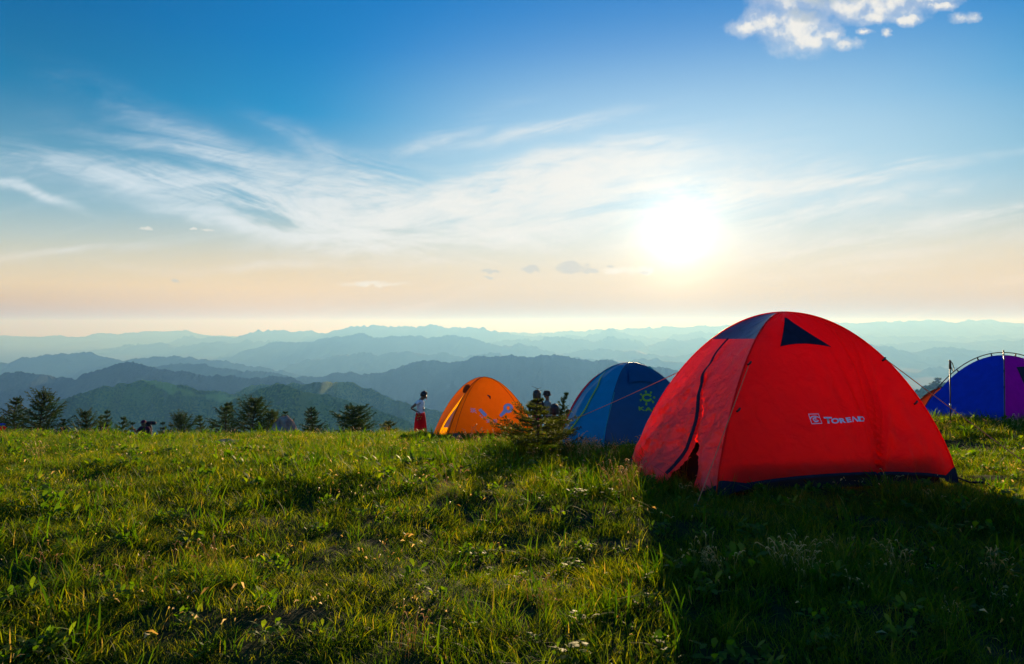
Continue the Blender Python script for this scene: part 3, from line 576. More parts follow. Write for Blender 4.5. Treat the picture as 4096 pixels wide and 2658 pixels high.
# ---- red tent
T = Tent((1.48, 4.93), (3.61, 5.51), (1.13, 6.40), 1.43, 2.0, .76); tents.append(T)
red = empty('dome_tent', T.loc, 'large red dome tent with navy trim standing nearest, on the right', 'tent', 'dome tents on the ridge')
def redbulge(r, w): return .17 * np.exp(-((w - .40) / .30) ** 2) * sstep(.35, 1.0, r) * (4 * w * (1 - w)) ** .5
T.bulge['AC'] = redbulge
rcap = T.inv('AC', 2905, 1357)[0]
_z = sorted(T.inv('AC', *q) for q in ((2918, 1366), (2885, 1405), (2852, 1458), (2822, 1525), (2808, 1600), (2792, 1690), (2772, 1755), (2742, 1815), (2712, 1868)))
_zr, _zw = [q[0] for q in _z], [q[1] for q in _z]; 
_pf = np.polyfit(_zr, _zw, 3); zw = lambda r: np.polyval(_pf, np.clip(r, rcap, 1))
gap = lambda r: .17 * sstep(.90, 1.0, r) + .004
def red_door_disp(r, w):
    f = sstep(.4, .8, r); e = (4 * w * (1 - w)) ** .4
    big = .13 * (ridged(w * 4.2 + r * 1.2, r * 7.5 - w * 2, 2.2, 4, .55) - .2)
    vert = .030 * ridged(w * 16 - r * 3, r * 1.6 + w, 5.1, 3, .5)
    sm = .034 * ridged(w * 13 + r * 6, r * 15 - w * 7, 8.1, 3, .6)
    return (big * sstep(.6, .95, r) + vert + sm * sstep(.65, .95, r)) * f * e
T.disp['AC'] = red_door_disp; T.bulge['BD'] = lambda r, w: .10 * np.sin(np.clip(r, 0, 1) * math.pi) * 4 * w * (1 - w)
def red_front_disp(r, w):
    # folds fanning from the hem peg, and slack creases near the far corner
    dx = (w - .64) * 2.1; dz = (1.0 - r) * 1.3 + .02; th = np.arctan2(dz, dx); rad = np.hypot(dx, dz)
    fan = .050 * np.sin(th * 26 + 2 * np.sin(th * 7)) * np.exp(-((th - 1.0) / .42) ** 2) * np.exp(-rad / .55) * sstep(0, .12, rad)
    cr = .022 * ridged(w * 8, r * 12 + w * 6, 3.3, 3) * sstep(.55, .75, w) * sstep(.86, .97, r) * sstep(1.0, .92, w)
    vert = .011 * np.sin(w * 52 + 3 * fbm(w * 4, r * 3)) * sstep(.3, .6, w) * (1 - sstep(.85, 1, r)) * sstep(.45, .8, r) * sstep(.98, .85, w)
    top = .008 * np.sin(w * 40 + r * 18) * (1 - sstep(.12, .34, r)) * sstep(.02, .1, r)
    bow = -.01 * fbm(w * 3, r * 4, 1.1, 3)
    return fan + cr + vert + top + bow * 4 * w * (1 - w)
T.disp['AB'] = red_front_disp
T.lift.update(AB=.019, AC=.003, BD=.018, CD=.016)
fr = T.panel('side_wall', 'AB', M['red'], red, nr=110, nw=120)
T.panel('roof_panel', 'AC', M['roof'], red, r1=rcap, nr=24, nw=40)
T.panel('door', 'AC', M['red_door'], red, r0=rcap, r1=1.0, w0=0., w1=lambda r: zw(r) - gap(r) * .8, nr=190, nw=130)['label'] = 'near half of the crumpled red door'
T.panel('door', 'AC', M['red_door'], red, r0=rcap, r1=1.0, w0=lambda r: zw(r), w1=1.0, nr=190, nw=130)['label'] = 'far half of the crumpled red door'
T.panel('roof_panel', 'BD', M['navy'], red, r1=rcap + .03, nr=24, nw=30); T.panel('side_wall', 'BD', M['red'], red, r0=rcap + .03, nr=40, nw=30); T.panel('back_wall', 'CD', M['red'], red, nr=40, nw=30)
T.strip('zip_flap', 'AC', M['navy'], red, [(r, float(zw(r)) + .012) for r in np.linspace(rcap, .99, 16)], np.linspace(.016, .028, 70), off=.022, n=70)
T.quad('vent_window', 'AB', M['navy'], red, [np.array(T.inv('AB', *q)) for q in ((3137, 1272), (3146, 1274), (3325, 1391), (3120, 1388))], edge=lambda a, b: -.022 * a * 4 * b * (1 - b), off=.005)
T.panel('hem', 'AB', M['navy'], red, r0=lambda w: T.rmax('AB', w) - .002, r1=lambda w: T.rmax('AB', w) + .0028, nr=3, nw=70, off=.004)
def cornerpatch(T, f, w0, w1, hgt, par, mat=None, off=.008):
    """triangular patch: full height at corner w0, none at w1"""
    T.panel('corner_patch', f, mat or M['navy'], par, r0=lambda w: T.rmax(f, w) - (1 - T.rh(hgt)) * np.maximum(1 - np.abs((w - w0) / (w1 - w0)), 0) ** 1.2, r1=lambda w: np.minimum(T.rmax(f, w) + .006, 1), w0=w0, w1=w1, nr=10, nw=14, off=off)
cornerpatch(T, 'AB', 0.0, .13, .11, red); cornerpatch(T, 'AB', 1.0, .93, .13, red); cornerpatch(T, 'AC', 0.0, .07, .08, red); cornerpatch(T, 'AC', 1.0, .88, .13, red)
T.poles(M['red'], red, .008)
# inner tent seen through the gap and under the hem
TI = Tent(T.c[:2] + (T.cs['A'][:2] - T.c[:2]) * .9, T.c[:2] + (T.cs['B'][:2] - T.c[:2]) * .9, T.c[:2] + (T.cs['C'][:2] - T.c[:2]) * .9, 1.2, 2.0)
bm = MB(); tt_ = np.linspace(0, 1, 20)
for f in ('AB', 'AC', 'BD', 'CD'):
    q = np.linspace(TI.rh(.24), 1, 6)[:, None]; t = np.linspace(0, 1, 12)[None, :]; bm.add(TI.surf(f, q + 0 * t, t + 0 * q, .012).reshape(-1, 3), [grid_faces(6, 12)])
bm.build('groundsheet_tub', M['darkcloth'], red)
# print: frame with swirl, then the name
sw = stroke([(.02, 0), (.02, 1)], .055) + stroke([(.98, 0), (.98, 1)], .055) + stroke([(0, .98), (1, .98)], .07) + stroke([(0, .02), (1, .02)], .07)
sw += stroke(arc(.47, .30, .50, .46, 160, 62, 10) + [(.9, .62), (1.0, .66)], .10, .09)
sw += stroke(arc(.52, .42, .24, .19, 60, 330, 16), .10, .12) + stroke(arc(.54, .46, .10, .09, 330, 60, 8), .06, .06) + stroke([(.30, .20), (.5, .17), (.72, .30)], .06, .03)
T.polys('AB', [(3229, 1657), (3270, 1656), (3285, 1695), (3243, 1697)], sw, M['print'], red, 'printed_emblem')
# name drawn as flared capitals in a unit box (x to the right, y up)
def glyph(x0, w, h, segs): return [p for sg in segs for p in stroke([(x0 + w * a, h * b) for a, b in sg[0]], sg[1], sg[2] if len(sg) > 2 else None)]
T.text('AB', 'T', M['print'], red, [(3290, 1669), (3323, 1669), (3326, 1695), (3297, 1695)], 1, 1, 'printed_lettering', bold=.05)
T.text('AB', 'O', M['print'], red, [(3319, 1674), (3351, 1673), (3354, 1694), (3322, 1696)], 1, 1, 'printed_lettering', bold=.04)
T.text('AB', 'R', M['print'], red, [(3350, 1674), (3376, 1673), (3382, 1692), (3358, 1694)], 1, 1, 'printed_lettering', bold=.05)
T.text('AB', 'E', M['print'], red, [(3377, 1671), (3397, 1670), (3404, 1689), (3386, 1692)], 1, 1, 'printed_lettering', bold=.05)
T.polys('AB', [(3403, 1667), (3427, 1667), (3432, 1687), (3406, 1689)], stroke([(.10, 0), (.20, .98)], .16, .22) + stroke([(.16, .98), (.9, .02)], .18, .30), M['print'], red, 'printed_lettering')
T.text('AB', 'D', M['print'], red, [(3424, 1666), (3451, 1665), (3456, 1685), (3431, 1687)], 1, 1, 'printed_lettering', bold=.05)
def S_at(T, f, px, py): r, w = T.inv(f, px, py); return T.surf(f, np.array(r), np.array(w), .01)
rg = S_at(T, 'AB', 2995, 1455)
peg_line('guy_line', red, M['rope'], rg, gpt(2780, 4.45, .0)); peg(red, gpt(2780, 4.45))
rg2 = T.arch('B', 'C')[int(np.argmin(np.abs(T.arch('B', 'C')[:25, 2] - P(3530, 1440, 5.7)[2])))]
peg_line('guy_line', red, M['rope'], rg2, gpt(4330, 4.55, .0)); peg(red, gpt(4330, 4.55))
ac = T.arch('C', 'B'); k = int(np.argmin(np.abs(proj(ac[:25])[1] - 1480)))
peg_line('guy_line', red, M['rope'], ac[k], P(2272, 1688, 8.6)); peg(red, gpt(2262, 8.6))
for px, py in ((2948, 1641), (3655, 1612), (2992, 1456), (3528, 1440)):
    q = S_at(T, 'AB', px, py); MB().tube([q + [-.012, -.01, -.012], q + [0, -.02, 0], q + [.014, -.01, .014]], .009, 6).build('toggle', M['black'], red)
# webbing strap at the far corner
b = T.cs['B']; MB().tube([b + [0, 0, .04], b + [.06, -.05, .015], b + [.12, -.12, .03], b + [.2, -.2, .0]], [.006, .008, .01, .006], 5).build('webbing_strap', M['navy'], red)
# ---- blue tent
T = Tent((1.30, 9.60), (2.90, 10.22), (.76, 11.0), 1.29, 2.0, .8); tents.append(T)
blue = empty('dome_tent', T.loc, 'dark blue dome tent with lime green zip partly hidden behind the red tent', 'tent', 'dome tents on the ridge')
T.bulge['AC'] = lambda r, w: .36 * np.exp(-((w - .38) / .34) ** 2) * (.35 * np.sin(np.clip(r * 1.2, 0, 1) * math.pi) + sstep(.3, 1.0, r)) * (4 * w * (1 - w)) ** .5
T.disp['AC'] = lambda r, w: (.022 * ridged(w * 9 + r * 2.5, r * 2 - w, 4.2, 3) + .012 * fbm(w * 9, r * 9, 3)) * sstep(.3, .7, r) * (4 * w * (1 - w)) ** .4
T.disp['AB'] = lambda r, w: .012 * fbm(w * 5, r * 6, 6.1, 3) * 4 * w * (1 - w) + .008 * np.sin(w * 60 + r * 30) * (1 - sstep(.1, .3, r))
T.lift.update(AB=.014, AC=.004)
T.panel('side_wall', 'AB', M['blue'], blue, nr=60, nw=60)
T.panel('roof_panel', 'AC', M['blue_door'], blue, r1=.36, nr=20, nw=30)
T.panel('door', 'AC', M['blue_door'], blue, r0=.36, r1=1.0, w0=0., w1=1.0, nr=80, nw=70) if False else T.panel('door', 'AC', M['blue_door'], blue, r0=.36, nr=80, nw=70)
T.panel('back_wall', 'CD', M['blue'], blue, nr=30, nw=24); T.panel('side_wall', 'BD', M['blue'], blue, nr=30, nw=24)
zp = [T.inv('AC', *q) for q in ((2428, 1488), (2405, 1530), (2380, 1572), (2350, 1630), (2320, 1672), (2296, 1705), (2275, 1735))]
T.strip('zip_flap', 'AC', M['lime'], blue, zp, .018, off=.016)
T.panel('hem', 'AB', M['lime'], blue, r0=lambda w: T.rmax('AB', w), r1=lambda w: np.minimum(T.rmax('AB', w) + .004, 1), nr=3, nw=40, off=.004)
T.panel('hem', 'AC', M['lime'], blue, r0=lambda w: T.rmax('AC', w), r1=lambda w: np.minimum(T.rmax('AC', w) + .002, 1), nr=3, nw=40, off=.004)
vq = [np.array(T.inv('AB', *q)) for q in ((2515, 1475), (2598, 1470), (2630, 1540), (2512, 1536))]
T.quad('vent_hood', 'AB', M['blue'], blue, vq, off=.03, edge=lambda a, b: -.03 * a * 4 * b * (1 - b))
T.poles(M['blue'], blue, .009)
sunp = stroke(arc(.5, .5, .26, .20, 20, 340, 22), .13, .13)
for a in (0, 52, 96, 145, 205, 262, 320):
    c_, s_ = math.cos(R(a)), math.sin(R(a)); sunp += stroke([(.5 + .37 * c_, .5 + .30 * s_), (.5 + .50 * c_, .5 + .48 * s_)], .09, .13)
T.polys('AB', [(2553, 1566), (2615, 1560), (2622, 1628), (2556, 1622)], sunp, M['limeprint'], blue, 'printed_sun_emblem')
T.text('AB', 'KAILAS', M['limeprint'], blue, [(2552, 1627), (2692, 1637), (2694, 1656), (2554, 1643)], 1, 1, 'printed_lettering', bold=.035, font_sp=1.15)
rg = S_at(T, 'AC', 2450, 1580); peg_line('guy_line', blue, M['teal_rope'], S_at(T, 'AB', 2452, 1570), gpt(2398, 9.1)); peg(blue, gpt(2398, 9.1))
# ---- orange tent
T = Tent((-1.338, 14.0), (.56, 14.6), (-1.79, 15.35), 1.36, 1.9, .86); tents.append(T)
org = empty('dome_tent', T.loc, 'bright orange dome tent standing beside the woman in white', 'tent', 'dome tents on the ridge')
T.bulge['AC'] = lambda r, w: .10 * np.exp(-((w - .5) / .3) ** 2) * sstep(.4, 1.0, r)
T.disp['AB'] = lambda r, w: .012 * fbm(w * 4, r * 5, 2.1, 3) * 4 * w * (1 - w)
T.lift.update(AB=.004, AC=.01)
T.panel('side_wall', 'AB', M['orange'], org, r1=.965, nr=50, nw=60)
T.panel('mud_skirt', 'AB', M['orange_dark'], org, r0=.965, nr=4, nw=50)
def gapO(r): return .05 + .22 * sstep(.45, .93, r) * (1 - sstep(.95, 1.0, r) * .3)
T.panel('roof_panel', 'AC', M['orange'], org, r1=.42, nr=20, nw=30)
T.panel('door', 'AC', M['orange'], org, r0=.42, r1=1.0, w0=lambda r: .10 + gapO(r), w1=1.0, nr=50, nw=40)
T.panel('door_frame', 'AC', M['orange'], org, r0=.42, r1=1.0, w0=0., w1=lambda r: .10 + 0 * r, nr=30, nw=6)
# lining seen in the open door
T.panel('inner_lining', 'AC', M['lining'], org, r0=.46, r1=.92, w0=lambda r: .09 + 0 * r, w1=lambda r: .13 + gapO(r), nr=30, nw=14, off=-.05)
rr = T.surf('AC', np.linspace(.38, .52, 10), np.full(10, .14), .03); MB().tube(rr, [.02, .045, .06, .065, .06, .065, .055, .05, .04, .02], 8).build('rolled_door_flap', M['orange_dark'], org)
T.panel('back_wall', 'CD', M['orange'], org, nr=24, nw=20); T.panel('side_wall', 'BD', M['orange'], org, nr=24, nw=20)
T.poles(M['orange_dark'], org, .008); 
for rr0 in (.10,):
    seam = T.surf('AB', np.linspace(.12, .98, 50), np.full(50, .92), .006); MB().tube(seam, .005, 5).build('seam', M['orange_dark'], org)
    seam = T.surf('AB', np.linspace(.12, .98, 50), np.full(50, .07), .006); MB().tube(seam, .005, 5).build('seam', M['orange_dark'], org)
q = S_at(T, 'AB', 1959, 1587); MB().tube([q + [-.05, -.02, .03], q + [0, -.04, 0], q + [.01, -.02, -.05]], [.012, .022, .01], 6).build('vent_tie', M['black'], org)
T.text('AB', '\u6c83', M['print'], org, [(1880, 1632), (1903, 1636), (1908, 1655), (1880, 1650)], 1, 1, 'printed_lettering', bold=.02)
T.polys('AB', [(1912, 1634), (1948, 1634), (1948, 1672), (1912, 1672)], [[(.02, .80), (.30, .98), (1.0, .30), (.70, .08)]] + [[(x + .07 * math.cos(k), y + .07 * math.sin(k)) for k in np.linspace(0, 5.6, 9)] for x, y in ((.25, .22), (.45, .04))], M['print'], org, 'printed_logo')
ring = [[(.0, .02), (.16, -.10), (.56, .28), (.34, .50)]] + stroke(arc(.66, .60, .24, .28, 225, -135, 30), .23, .23)
T.polys('AB', [(1996, 1615), (2050, 1615), (2050, 1664), (1996, 1664)], ring, M['print'], org, 'printed_logo')
T.text('AB', '\u7cbe', M['print'], org, [(1943, 1678), (1958, 1678), (1958, 1692), (1943, 1692)], 1, 1, 'printed_lettering', bold=.02)
T.text('AB', '\u5f69', M['print'], org, [(1972, 1678), (1988, 1678), (1988, 1692), (1972, 1692)], 1, 1, 'printed_lettering', bold=.02)
# ---- crimson tent behind the blue one
T = Tent((1.58, 12.6), (3.26, 13.1), (.98, 14.0), 1.42, 2.0); tents.append(T)
crm = empty('dome_tent', T.loc, 'crimson tent showing only a thin edge behind the left side of the dark blue tent', 'tent', 'dome tents on the ridge')
for f in ('AB', 'AC', 'BD', 'CD'): T.panel('side_wall', f, M['crimson'], crm, nr=24, nw=20)
T.poles(M['crimson'], crm)
# ---- royal blue and purple tent on the right
T = Tent((7.66, 10.6), (9.56, 11.33), (7.10, 11.8), 1.10, 2.0); tents.append(T)
pur = empty('dome_tent', T.loc, 'royal blue and purple dome tent cut off by the right edge of the picture', 'tent', 'dome tents on the ridge')
T.disp['AC'] = lambda r, w: (.018 * ridged(w * 7 + r * 3, r * 2.2, 1.2, 3)) * 4 * w * (1 - w)
T.disp['AB'] = lambda r, w: .01 * fbm(w * 5, r * 6, 6.1, 3) * 4 * w * (1 - w)
T.lift = {k: .004 for k in T.lift}; T.sag = .09
T.panel('side_wall', 'AC', M['royal'], pur, nr=50, nw=40)['label'] = 'royal blue side wall'
T.panel('side_wall', 'AB', M['purple'], pur, nr=40, nw=40)['label'] = 'purple side wall'
T.panel('side_wall', 'BD', M['royal'], pur, nr=24, nw=20); T.panel('back_wall', 'CD', M['purple'], pur, nr=24, nw=20)
T.quad('window', 'AB', M['navy'], pur, [np.array(T.inv('AB', *q)) for q in ((4064, 1470), (4130, 1466), (4120, 1545), (4094, 1536))], off=.006)
for a, d in ('AD', 'BC'):
    MB().tube(T.arch(a, d, .045), .008, 7).build('tent_pole', M['black'], pur)
    A1, A2 = T.arch(a, d, 0.), T.arch(a, d, .045)
    for i in (6, 11, 17, 21, 28, 32, 38, 43): MB().tube([A1[i], (A1[i] + A2[i]) / 2, A2[i]], [.013, .008, .014], 6).build('pole_clip', M['black'], pur)
MB().tube([T.arch('A', 'D')[25] + [0, 0, -.01], T.arch('A', 'D')[25] + [0, 0, .085]], .012, 6).build('pole_hub', M['black'], pur)
MB().tube(T.arch('A', 'D')[:25], .009, 6).build('reflective_seam', M['print'], pur)
# ---- rust orange tent behind it
T = Tent((10.42, 17.5), (12.2, 17.0), (10.84, 18.9), 1.0, 1.9); tents.append(T)
rus = empty('dome_tent', T.loc, 'rust orange and blue tent peeping out behind the trekking pole', 'tent', 'dome tents on the ridge')
T.panel('side_wall', 'AB', M['royal'], rus, nr=30, nw=30)['label'] = 'blue side wall'
T.panel('side_wall', 'AC', M['rust'], rus, nr=30, nw=30)['label'] = 'rust orange side wall'
T.panel('side_wall', 'BD', M['royal'], rus, nr=20, nw=20); T.panel('back_wall', 'CD', M['rust'], rus, nr=20, nw=20); T.poles(M['black'], rus, .008)
# ---- trekking pole
y = 10.3; b = gpt(3805, y); tp = P(3800, 1472, y)
tr = empty('trekking_pole', tuple(b), 'black trekking pole planted upright in grass left of the blue and purple tent', 'trekking pole')
MB().tube([b + [0, 0, -.03], b * .5 + tp * .5, tp], [.006, .008, .010], 8).build('shaft', M['black'], tr)
MB().tube([b + (tp - b) * .33, b + (tp - b) * .345, b + (tp - b) * .385, b + (tp - b) * .40], [.011, .015, .015, .011], 8).build('lock_collar', M['alu'], tr)
MB().tube([tp + [0, 0, -.02], tp + [0, 0, .03], tp + [0, 0, .075], tp + [.004, 0, .10], tp + [-.012, 0, .115]], [.014, .018, .014, .019, .010], 8).build('grip', M['black'], tr)
MB().tube([tp + [.012, 0, .09], tp + [.035, 0, .07], tp + [.06, 0, .0], tp + [.055, .0, -.06], tp + [.03, 0, -.035], tp + [.014, 0, .02], tp + [.012, 0, .085]], .0065, 5).build('wrist_strap', M['black'], tr)
MB().tube([b + [0, 0, .05], b + [0, 0, .058]], [.03, .03], 12).build('basket', M['black'], tr)
# ---------------------------------------------------------------- rocks
def rock(name, label, c, size, rot, mat, seed, cut=None, sharp=.25):
    n, m = 40, 60; th = np.linspace(0, math.pi, n)[:, None]; ph = np.linspace(0, 2 * math.pi, m, endpoint=False)[None, :]
    d = np.stack([np.sin(th) * np.cos(ph), np.sin(th) * np.sin(ph), np.cos(th) + 0 * ph], -1)
    rr = np.ones((n, m)); rg_ = np.random.default_rng(seed)
    for k in range(14):
        nn = rg_.normal(size=3); nn /= np.linalg.norm(nn); dd = rg_.uniform(.55, .85); dt = d @ nn
        rr = np.minimum(rr, np.where(dt > 1e-3, dd / np.maximum(dt, 1e-3), 9))
    rr = rr * (1 + sharp * .3 * fbm(d[..., 0] * 3 + seed, d[..., 1] * 3, d[..., 2] * 3, 4) + .03 * fbm(d[..., 0] * 14, d[..., 1] * 14 + seed, d[..., 2] * 14, 3))
    V = (d * rr[..., None]) * np.array(size); a = R(rot); V = V @ np.array([[math.cos(a), math.sin(a), 0], [-math.sin(a), math.cos(a), 0], [0, 0, 1]])
    me = mesh_np(name, V.reshape(-1, 3), [grid_faces(n, m, True)], smooth=False); o = link(name, me, mat); o.location = c; return tag(o, label, 'rock')
def hull_rock(name, label, c, pts, mat, seed, sub=4, amp=.036):
    bm = bmesh.new(); [bm.verts.new(p) for p in pts]; bmesh.ops.convex_hull(bm, input=bm.verts[:]); bmesh.ops.triangulate(bm, faces=bm.faces[:])
    bmesh.ops.subdivide_edges(bm, edges=bm.edges[:], cuts=sub, use_grid_fill=True); bmesh.ops.subdivide_edges(bm, edges=bm.edges[:], cuts=1, use_grid_fill=True)
    bm.normal_update()
    for v in bm.verts:
        q = v.co; v.co = q + v.normal * float(amp * (2.0 * fbm(q.x * 5 + seed, q.y * 5, q.z * 5, 4) + 1.2 * ridged(q.x * 9 + q.z * 6, q.y * 9, seed, 3)))
    me = bpy.data.meshes.new(name); bm.to_mesh(me); bm.free(); o = link(name, me, mat); o.location = c; return tag(o, label, 'rock')
hull_rock('boulder', 'large pointed reddish brown boulder among the young spruces', gpt(1122, 17.4, .0), [(q[0] * 1.15, q[1], q[2] * 1.25 + .04) for q in [(-.42, -.1, -.1), (-.30, .25, -.1), (.36, .3, -.1), (.38, -.15, -.1), (.05, -.36, -.1), (-.36, .0, .06), (-.02, -.08, .44), (.10, .12, .45), (.20, -.05, .42), (.33, .02, .25), (.32, -.18, .12), (-.12, -.25, .16), (.16, -.26, .28)]], M['rock_brown'], 5)
rock('boulder', 'low grey rock lying in front of the pointed brown boulder', gpt(1140, 16.3, .03), (.34, .22, .13), -10, M['rock_grey'], 9)
rock('boulder', 'flat grey stone lying alone in the open meadow on the left', gpt(912, 11.0, .025), (.25, .16, .075), 8, M['rock_grey'], 12)
rock('boulder', 'dark round stone in the grass in front of the orange tent', gpt(1822, 11.6, .07), (.13, .12, .13), 0, M['rock_dark'], 21)
# white bag behind the little spruce
wb = rock('carrier_bag', 'white crumpled bag on the grass left of the dark blue tent', gpt(2216, 13.2, .06), (.11, .08, .07), 10, M['white'], 33, sharp=1.0); wb['category'] = 'bag'
# ---------------------------------------------------------------- conifers
def conifer(base, top, width, label, seed, mat='needle', whorls=11, nb=6, near=False, lean=0., bare=.06, up=.35, cat='spruce tree', skew=0., needle=.028, group='young spruces along the ridge', droop=.0, wexp=.85, name='spruce_tree', nw_=None, cap=99.):
    r_ = np.random.default_rng(seed); base = np.array(base, float); Ht = top - base[2]
    root = empty(name, tuple(base), label, cat, group)
    trk = lambda t: base + np.array([lean * t * t * Ht + .02 * math.sin(t * 7 + seed) * Ht, .02 * math.cos(t * 5 + seed) * Ht, Ht * t])
    tr = MB(); tr.tube([trk(t) for t in np.linspace(-.03, 1, 16)], np.linspace(.028, .003, 16) * Ht * .9 + .002, 7)
    tw = []  # twig segments p,d,len
    for k in range(whorls):
        t0 = .04 + (1 - bare - .04) * (k / (whorls - 1)) ** .92
        n_ = int(r_.integers(nb - 1, nb + 2)); a0 = r_.uniform(0, 6.3)
        for j in range(n_):
            t = t0 + r_.uniform(-.02, .02); a = a0 + j * 2 * math.pi / n_ + r_.uniform(-.35, .35)
            Lb = width * .5 * ((1 - t) ** wexp + .05) * r_.uniform(.35, 1.25) * (1 + skew * math.cos(a))
            Lb = min(Lb, cap * r_.uniform(.75, 1.1))
            if t > .85: Lb = max(Lb, .06 * Ht)
            el = up * (.45 + 1.3 * t) + r_.uniform(-.2, .22) - droop * (1 - t)
            dh = np.array([math.cos(a), math.sin(a), 0]); p0 = trk(t); npts = 7; pts = []
            for q in np.linspace(0, 1, npts): pts.append(p0 + dh * Lb * q * math.cos(el) + np.array([0, 0, 1]) * Lb * (math.sin(el) * q + .16 * q * q - .06 * math.sin(q * 3)))
            tr.tube(pts, np.linspace(.010, .002, npts) * Ht * .5 + .0012, 4)
            pts = np.array(pts); tw.append((pts, 1.0))
            ns = 5 if not near else 8
            for q in np.linspace(.25, .95, ns):
                for sgn in (-1, 1):
                    i = q * (npts - 1); i0 = int(i); pp = pts[i0] + (pts[min(i0 + 1, npts - 1)] - pts[i0]) * (i - i0); sdv = np.array([-dh[1], dh[0], 0]) * sgn
                    d = dh * .75 + sdv * r_.uniform(.5, .9) + np.array([0, 0, r_.uniform(-.05, .25)]); d /= np.linalg.norm(d); l2 = Lb * (.42 * (1 - q) + .14) * r_.uniform(.7, 1.2)
                    tw.append((np.array([pp, pp + d * l2 * .5, pp + d * l2 + [0, 0, .03 * l2]]), .8))
    tw.append((np.array([trk(t) for t in np.linspace(.72, 1 if bare < .1 else 1 - bare * 1.6, 6)]), 1.0))
    VV = []; TT = []
    dens = (1.0 / (needle * (.15 if near else .12)))
    for pts, sc in tw:
        seg = np.diff(pts, axis=0); Ls = np.linalg.norm(seg, axis=1); tot = Ls.sum(); n = max(6, int(tot * dens)); cum = np.concatenate([[0], np.cumsum(Ls)])
        u = r_.uniform(.04, 1, n) * tot; pos = np.stack([np.interp(u, cum, pts[:, q]) for q in range(3)], -1); ii = np.clip(np.searchsorted(cum, u) - 1, 0, len(seg) - 1); dr = seg[ii] / (Ls[ii][:, None] + 1e-9)
        rn = r_.normal(size=(n, 3)); rn -= dr * (rn * dr).sum(1)[:, None]; rn /= np.linalg.norm(rn, axis=1)[:, None]; rn[:, 2] += .25
        dv = dr * .75 + rn * .8; dv /= np.linalg.norm(dv, axis=1)[:, None]; ln = needle * sc * r_.uniform(.7, 1.3, n)[:, None]
        sdv = np.cross(dv, r_.normal(size=(n, 3))); sdv /= np.linalg.norm(sdv, axis=1)[:, None]; wd = (nw_ or needle * .16) * r_.uniform(.7, 1.2, n)[:, None]
        VV.append(np.stack([pos - sdv * wd, pos + sdv * wd, pos + dv * ln], 1).reshape(-1, 3)); TT.append(np.repeat(r_.uniform(.1, .6) + r_.uniform(-.15, .25, n), 3))
    VV = np.vstack(VV); tt = np.concatenate(TT)
    tr.build('trunk', M['bark'], root)
    link('crown', mesh_np('crown', VV, [np.arange(len(VV)).reshape(-1, 3)], {'tint': ('FLOAT', tt.astype(np.float32))}, False), M[mat], root)
    return root
TREES = [ # px, top py, width px, dist, label, whorls, up, wexp
 (-22, 1636, 110, 27, 'spruce cut off by the left edge of the picture', 8, .3, .6),
 (60, 1574, 150, 25.5, 'dark spruce with a thin spiky leader near the left edge', 12, .35, .7),
 (165, 1556, 200, 25, 'tallest spruce of the row, second from the spiky one at the left', 13, .55, .6),
 (248, 1662, 70, 27, 'small thin spruce just right of the tallest spruce', 8, .6, .8),
 (340, 1634, 140, 26, 'broad ragged spruce between the tallest spruce and the hiker', 9, .55, .55),
 (405, 1652, 70, 27, 'small spruce tucked against the broad ragged spruce', 8, .4, .8),
 (430, 1627, 70, 28, 'slender bent spruce standing above its small neighbours left of the hiker', 10, .45, .8),
 (490, 1655, 90, 27, 'short bushy spruce two trees left of the hiker', 8, .4, .7),
 (524, 1674, 42, 28, 'tiny spruce immediately left of the hiker', 7, .4, .9),
 (646, 1673, 70, 27, 'tiny dense spruce immediately right of the hiker', 7, .3, .8),
 (682, 1682, 46, 28, 'smallest spruce tip in the gap right of the hiker', 6, .4, .9),
 (722, 1648, 130, 26, 'spruce with raised branch tips right of the hiker', 9, .6, .5),
 (802, 1646, 90, 27, 'spruce with a curved leader between two wider spruces', 9, .4, .7),
 (848, 1672, 60, 28, 'low spruce half hidden beside the open branched one', 7, .4, .8),
 (905, 1597, 150, 25, 'open branched spruce with gaps, left of the big twin spruce', 10, .3, .75),
 (1012, 1587, 190, 24.5, 'wide spruce with long upswept branches left of the boulder', 12, .5, .6),
 (1085, 1634, 130, 25, 'bushy spruce touching the right side of the wide spruce', 9, .5, .5),
 (1143, 1630, 80, 24, 'narrow spruce rising behind the pointed boulder', 9, .4, .8),
 (1248, 1615, 120, 24.5, 'neat conical spruce right of the pointed boulder', 11, .3, .8),
 (1417, 1610, 165, 23.5, 'densest round topped spruce, standing alone between boulder and woman', 14, .15, .42),
 (1552, 1672, 95, 22.5, 'low bright green spruce nearest to the woman in white', 7, .2, .6),
]
for i, (px, ty, wpx, D, lab, wh, up, we) in enumerate(TREES):
    b = gpt(px, D); conifer(b, P(px, ty + 16, D)[2], 1.28 * wpx / F * D, lab, 100 + i, whorls=wh, up=up * .8, wexp=we * .9, nb=8 if wh > 12 else 7, needle=.05, nw_=.007, mat='needle' if i != 20 else 'needle2')
b = gpt(2236, 19.5); conifer(b, P(2262, 1573, 19.5)[2], 100 / F * 19.5, 'small spruce leaning right between the hatted man and the dark blue tent', 301, whorls=12, up=.5, wexp=.7, needle=.045, nw_=.005, lean=.18)
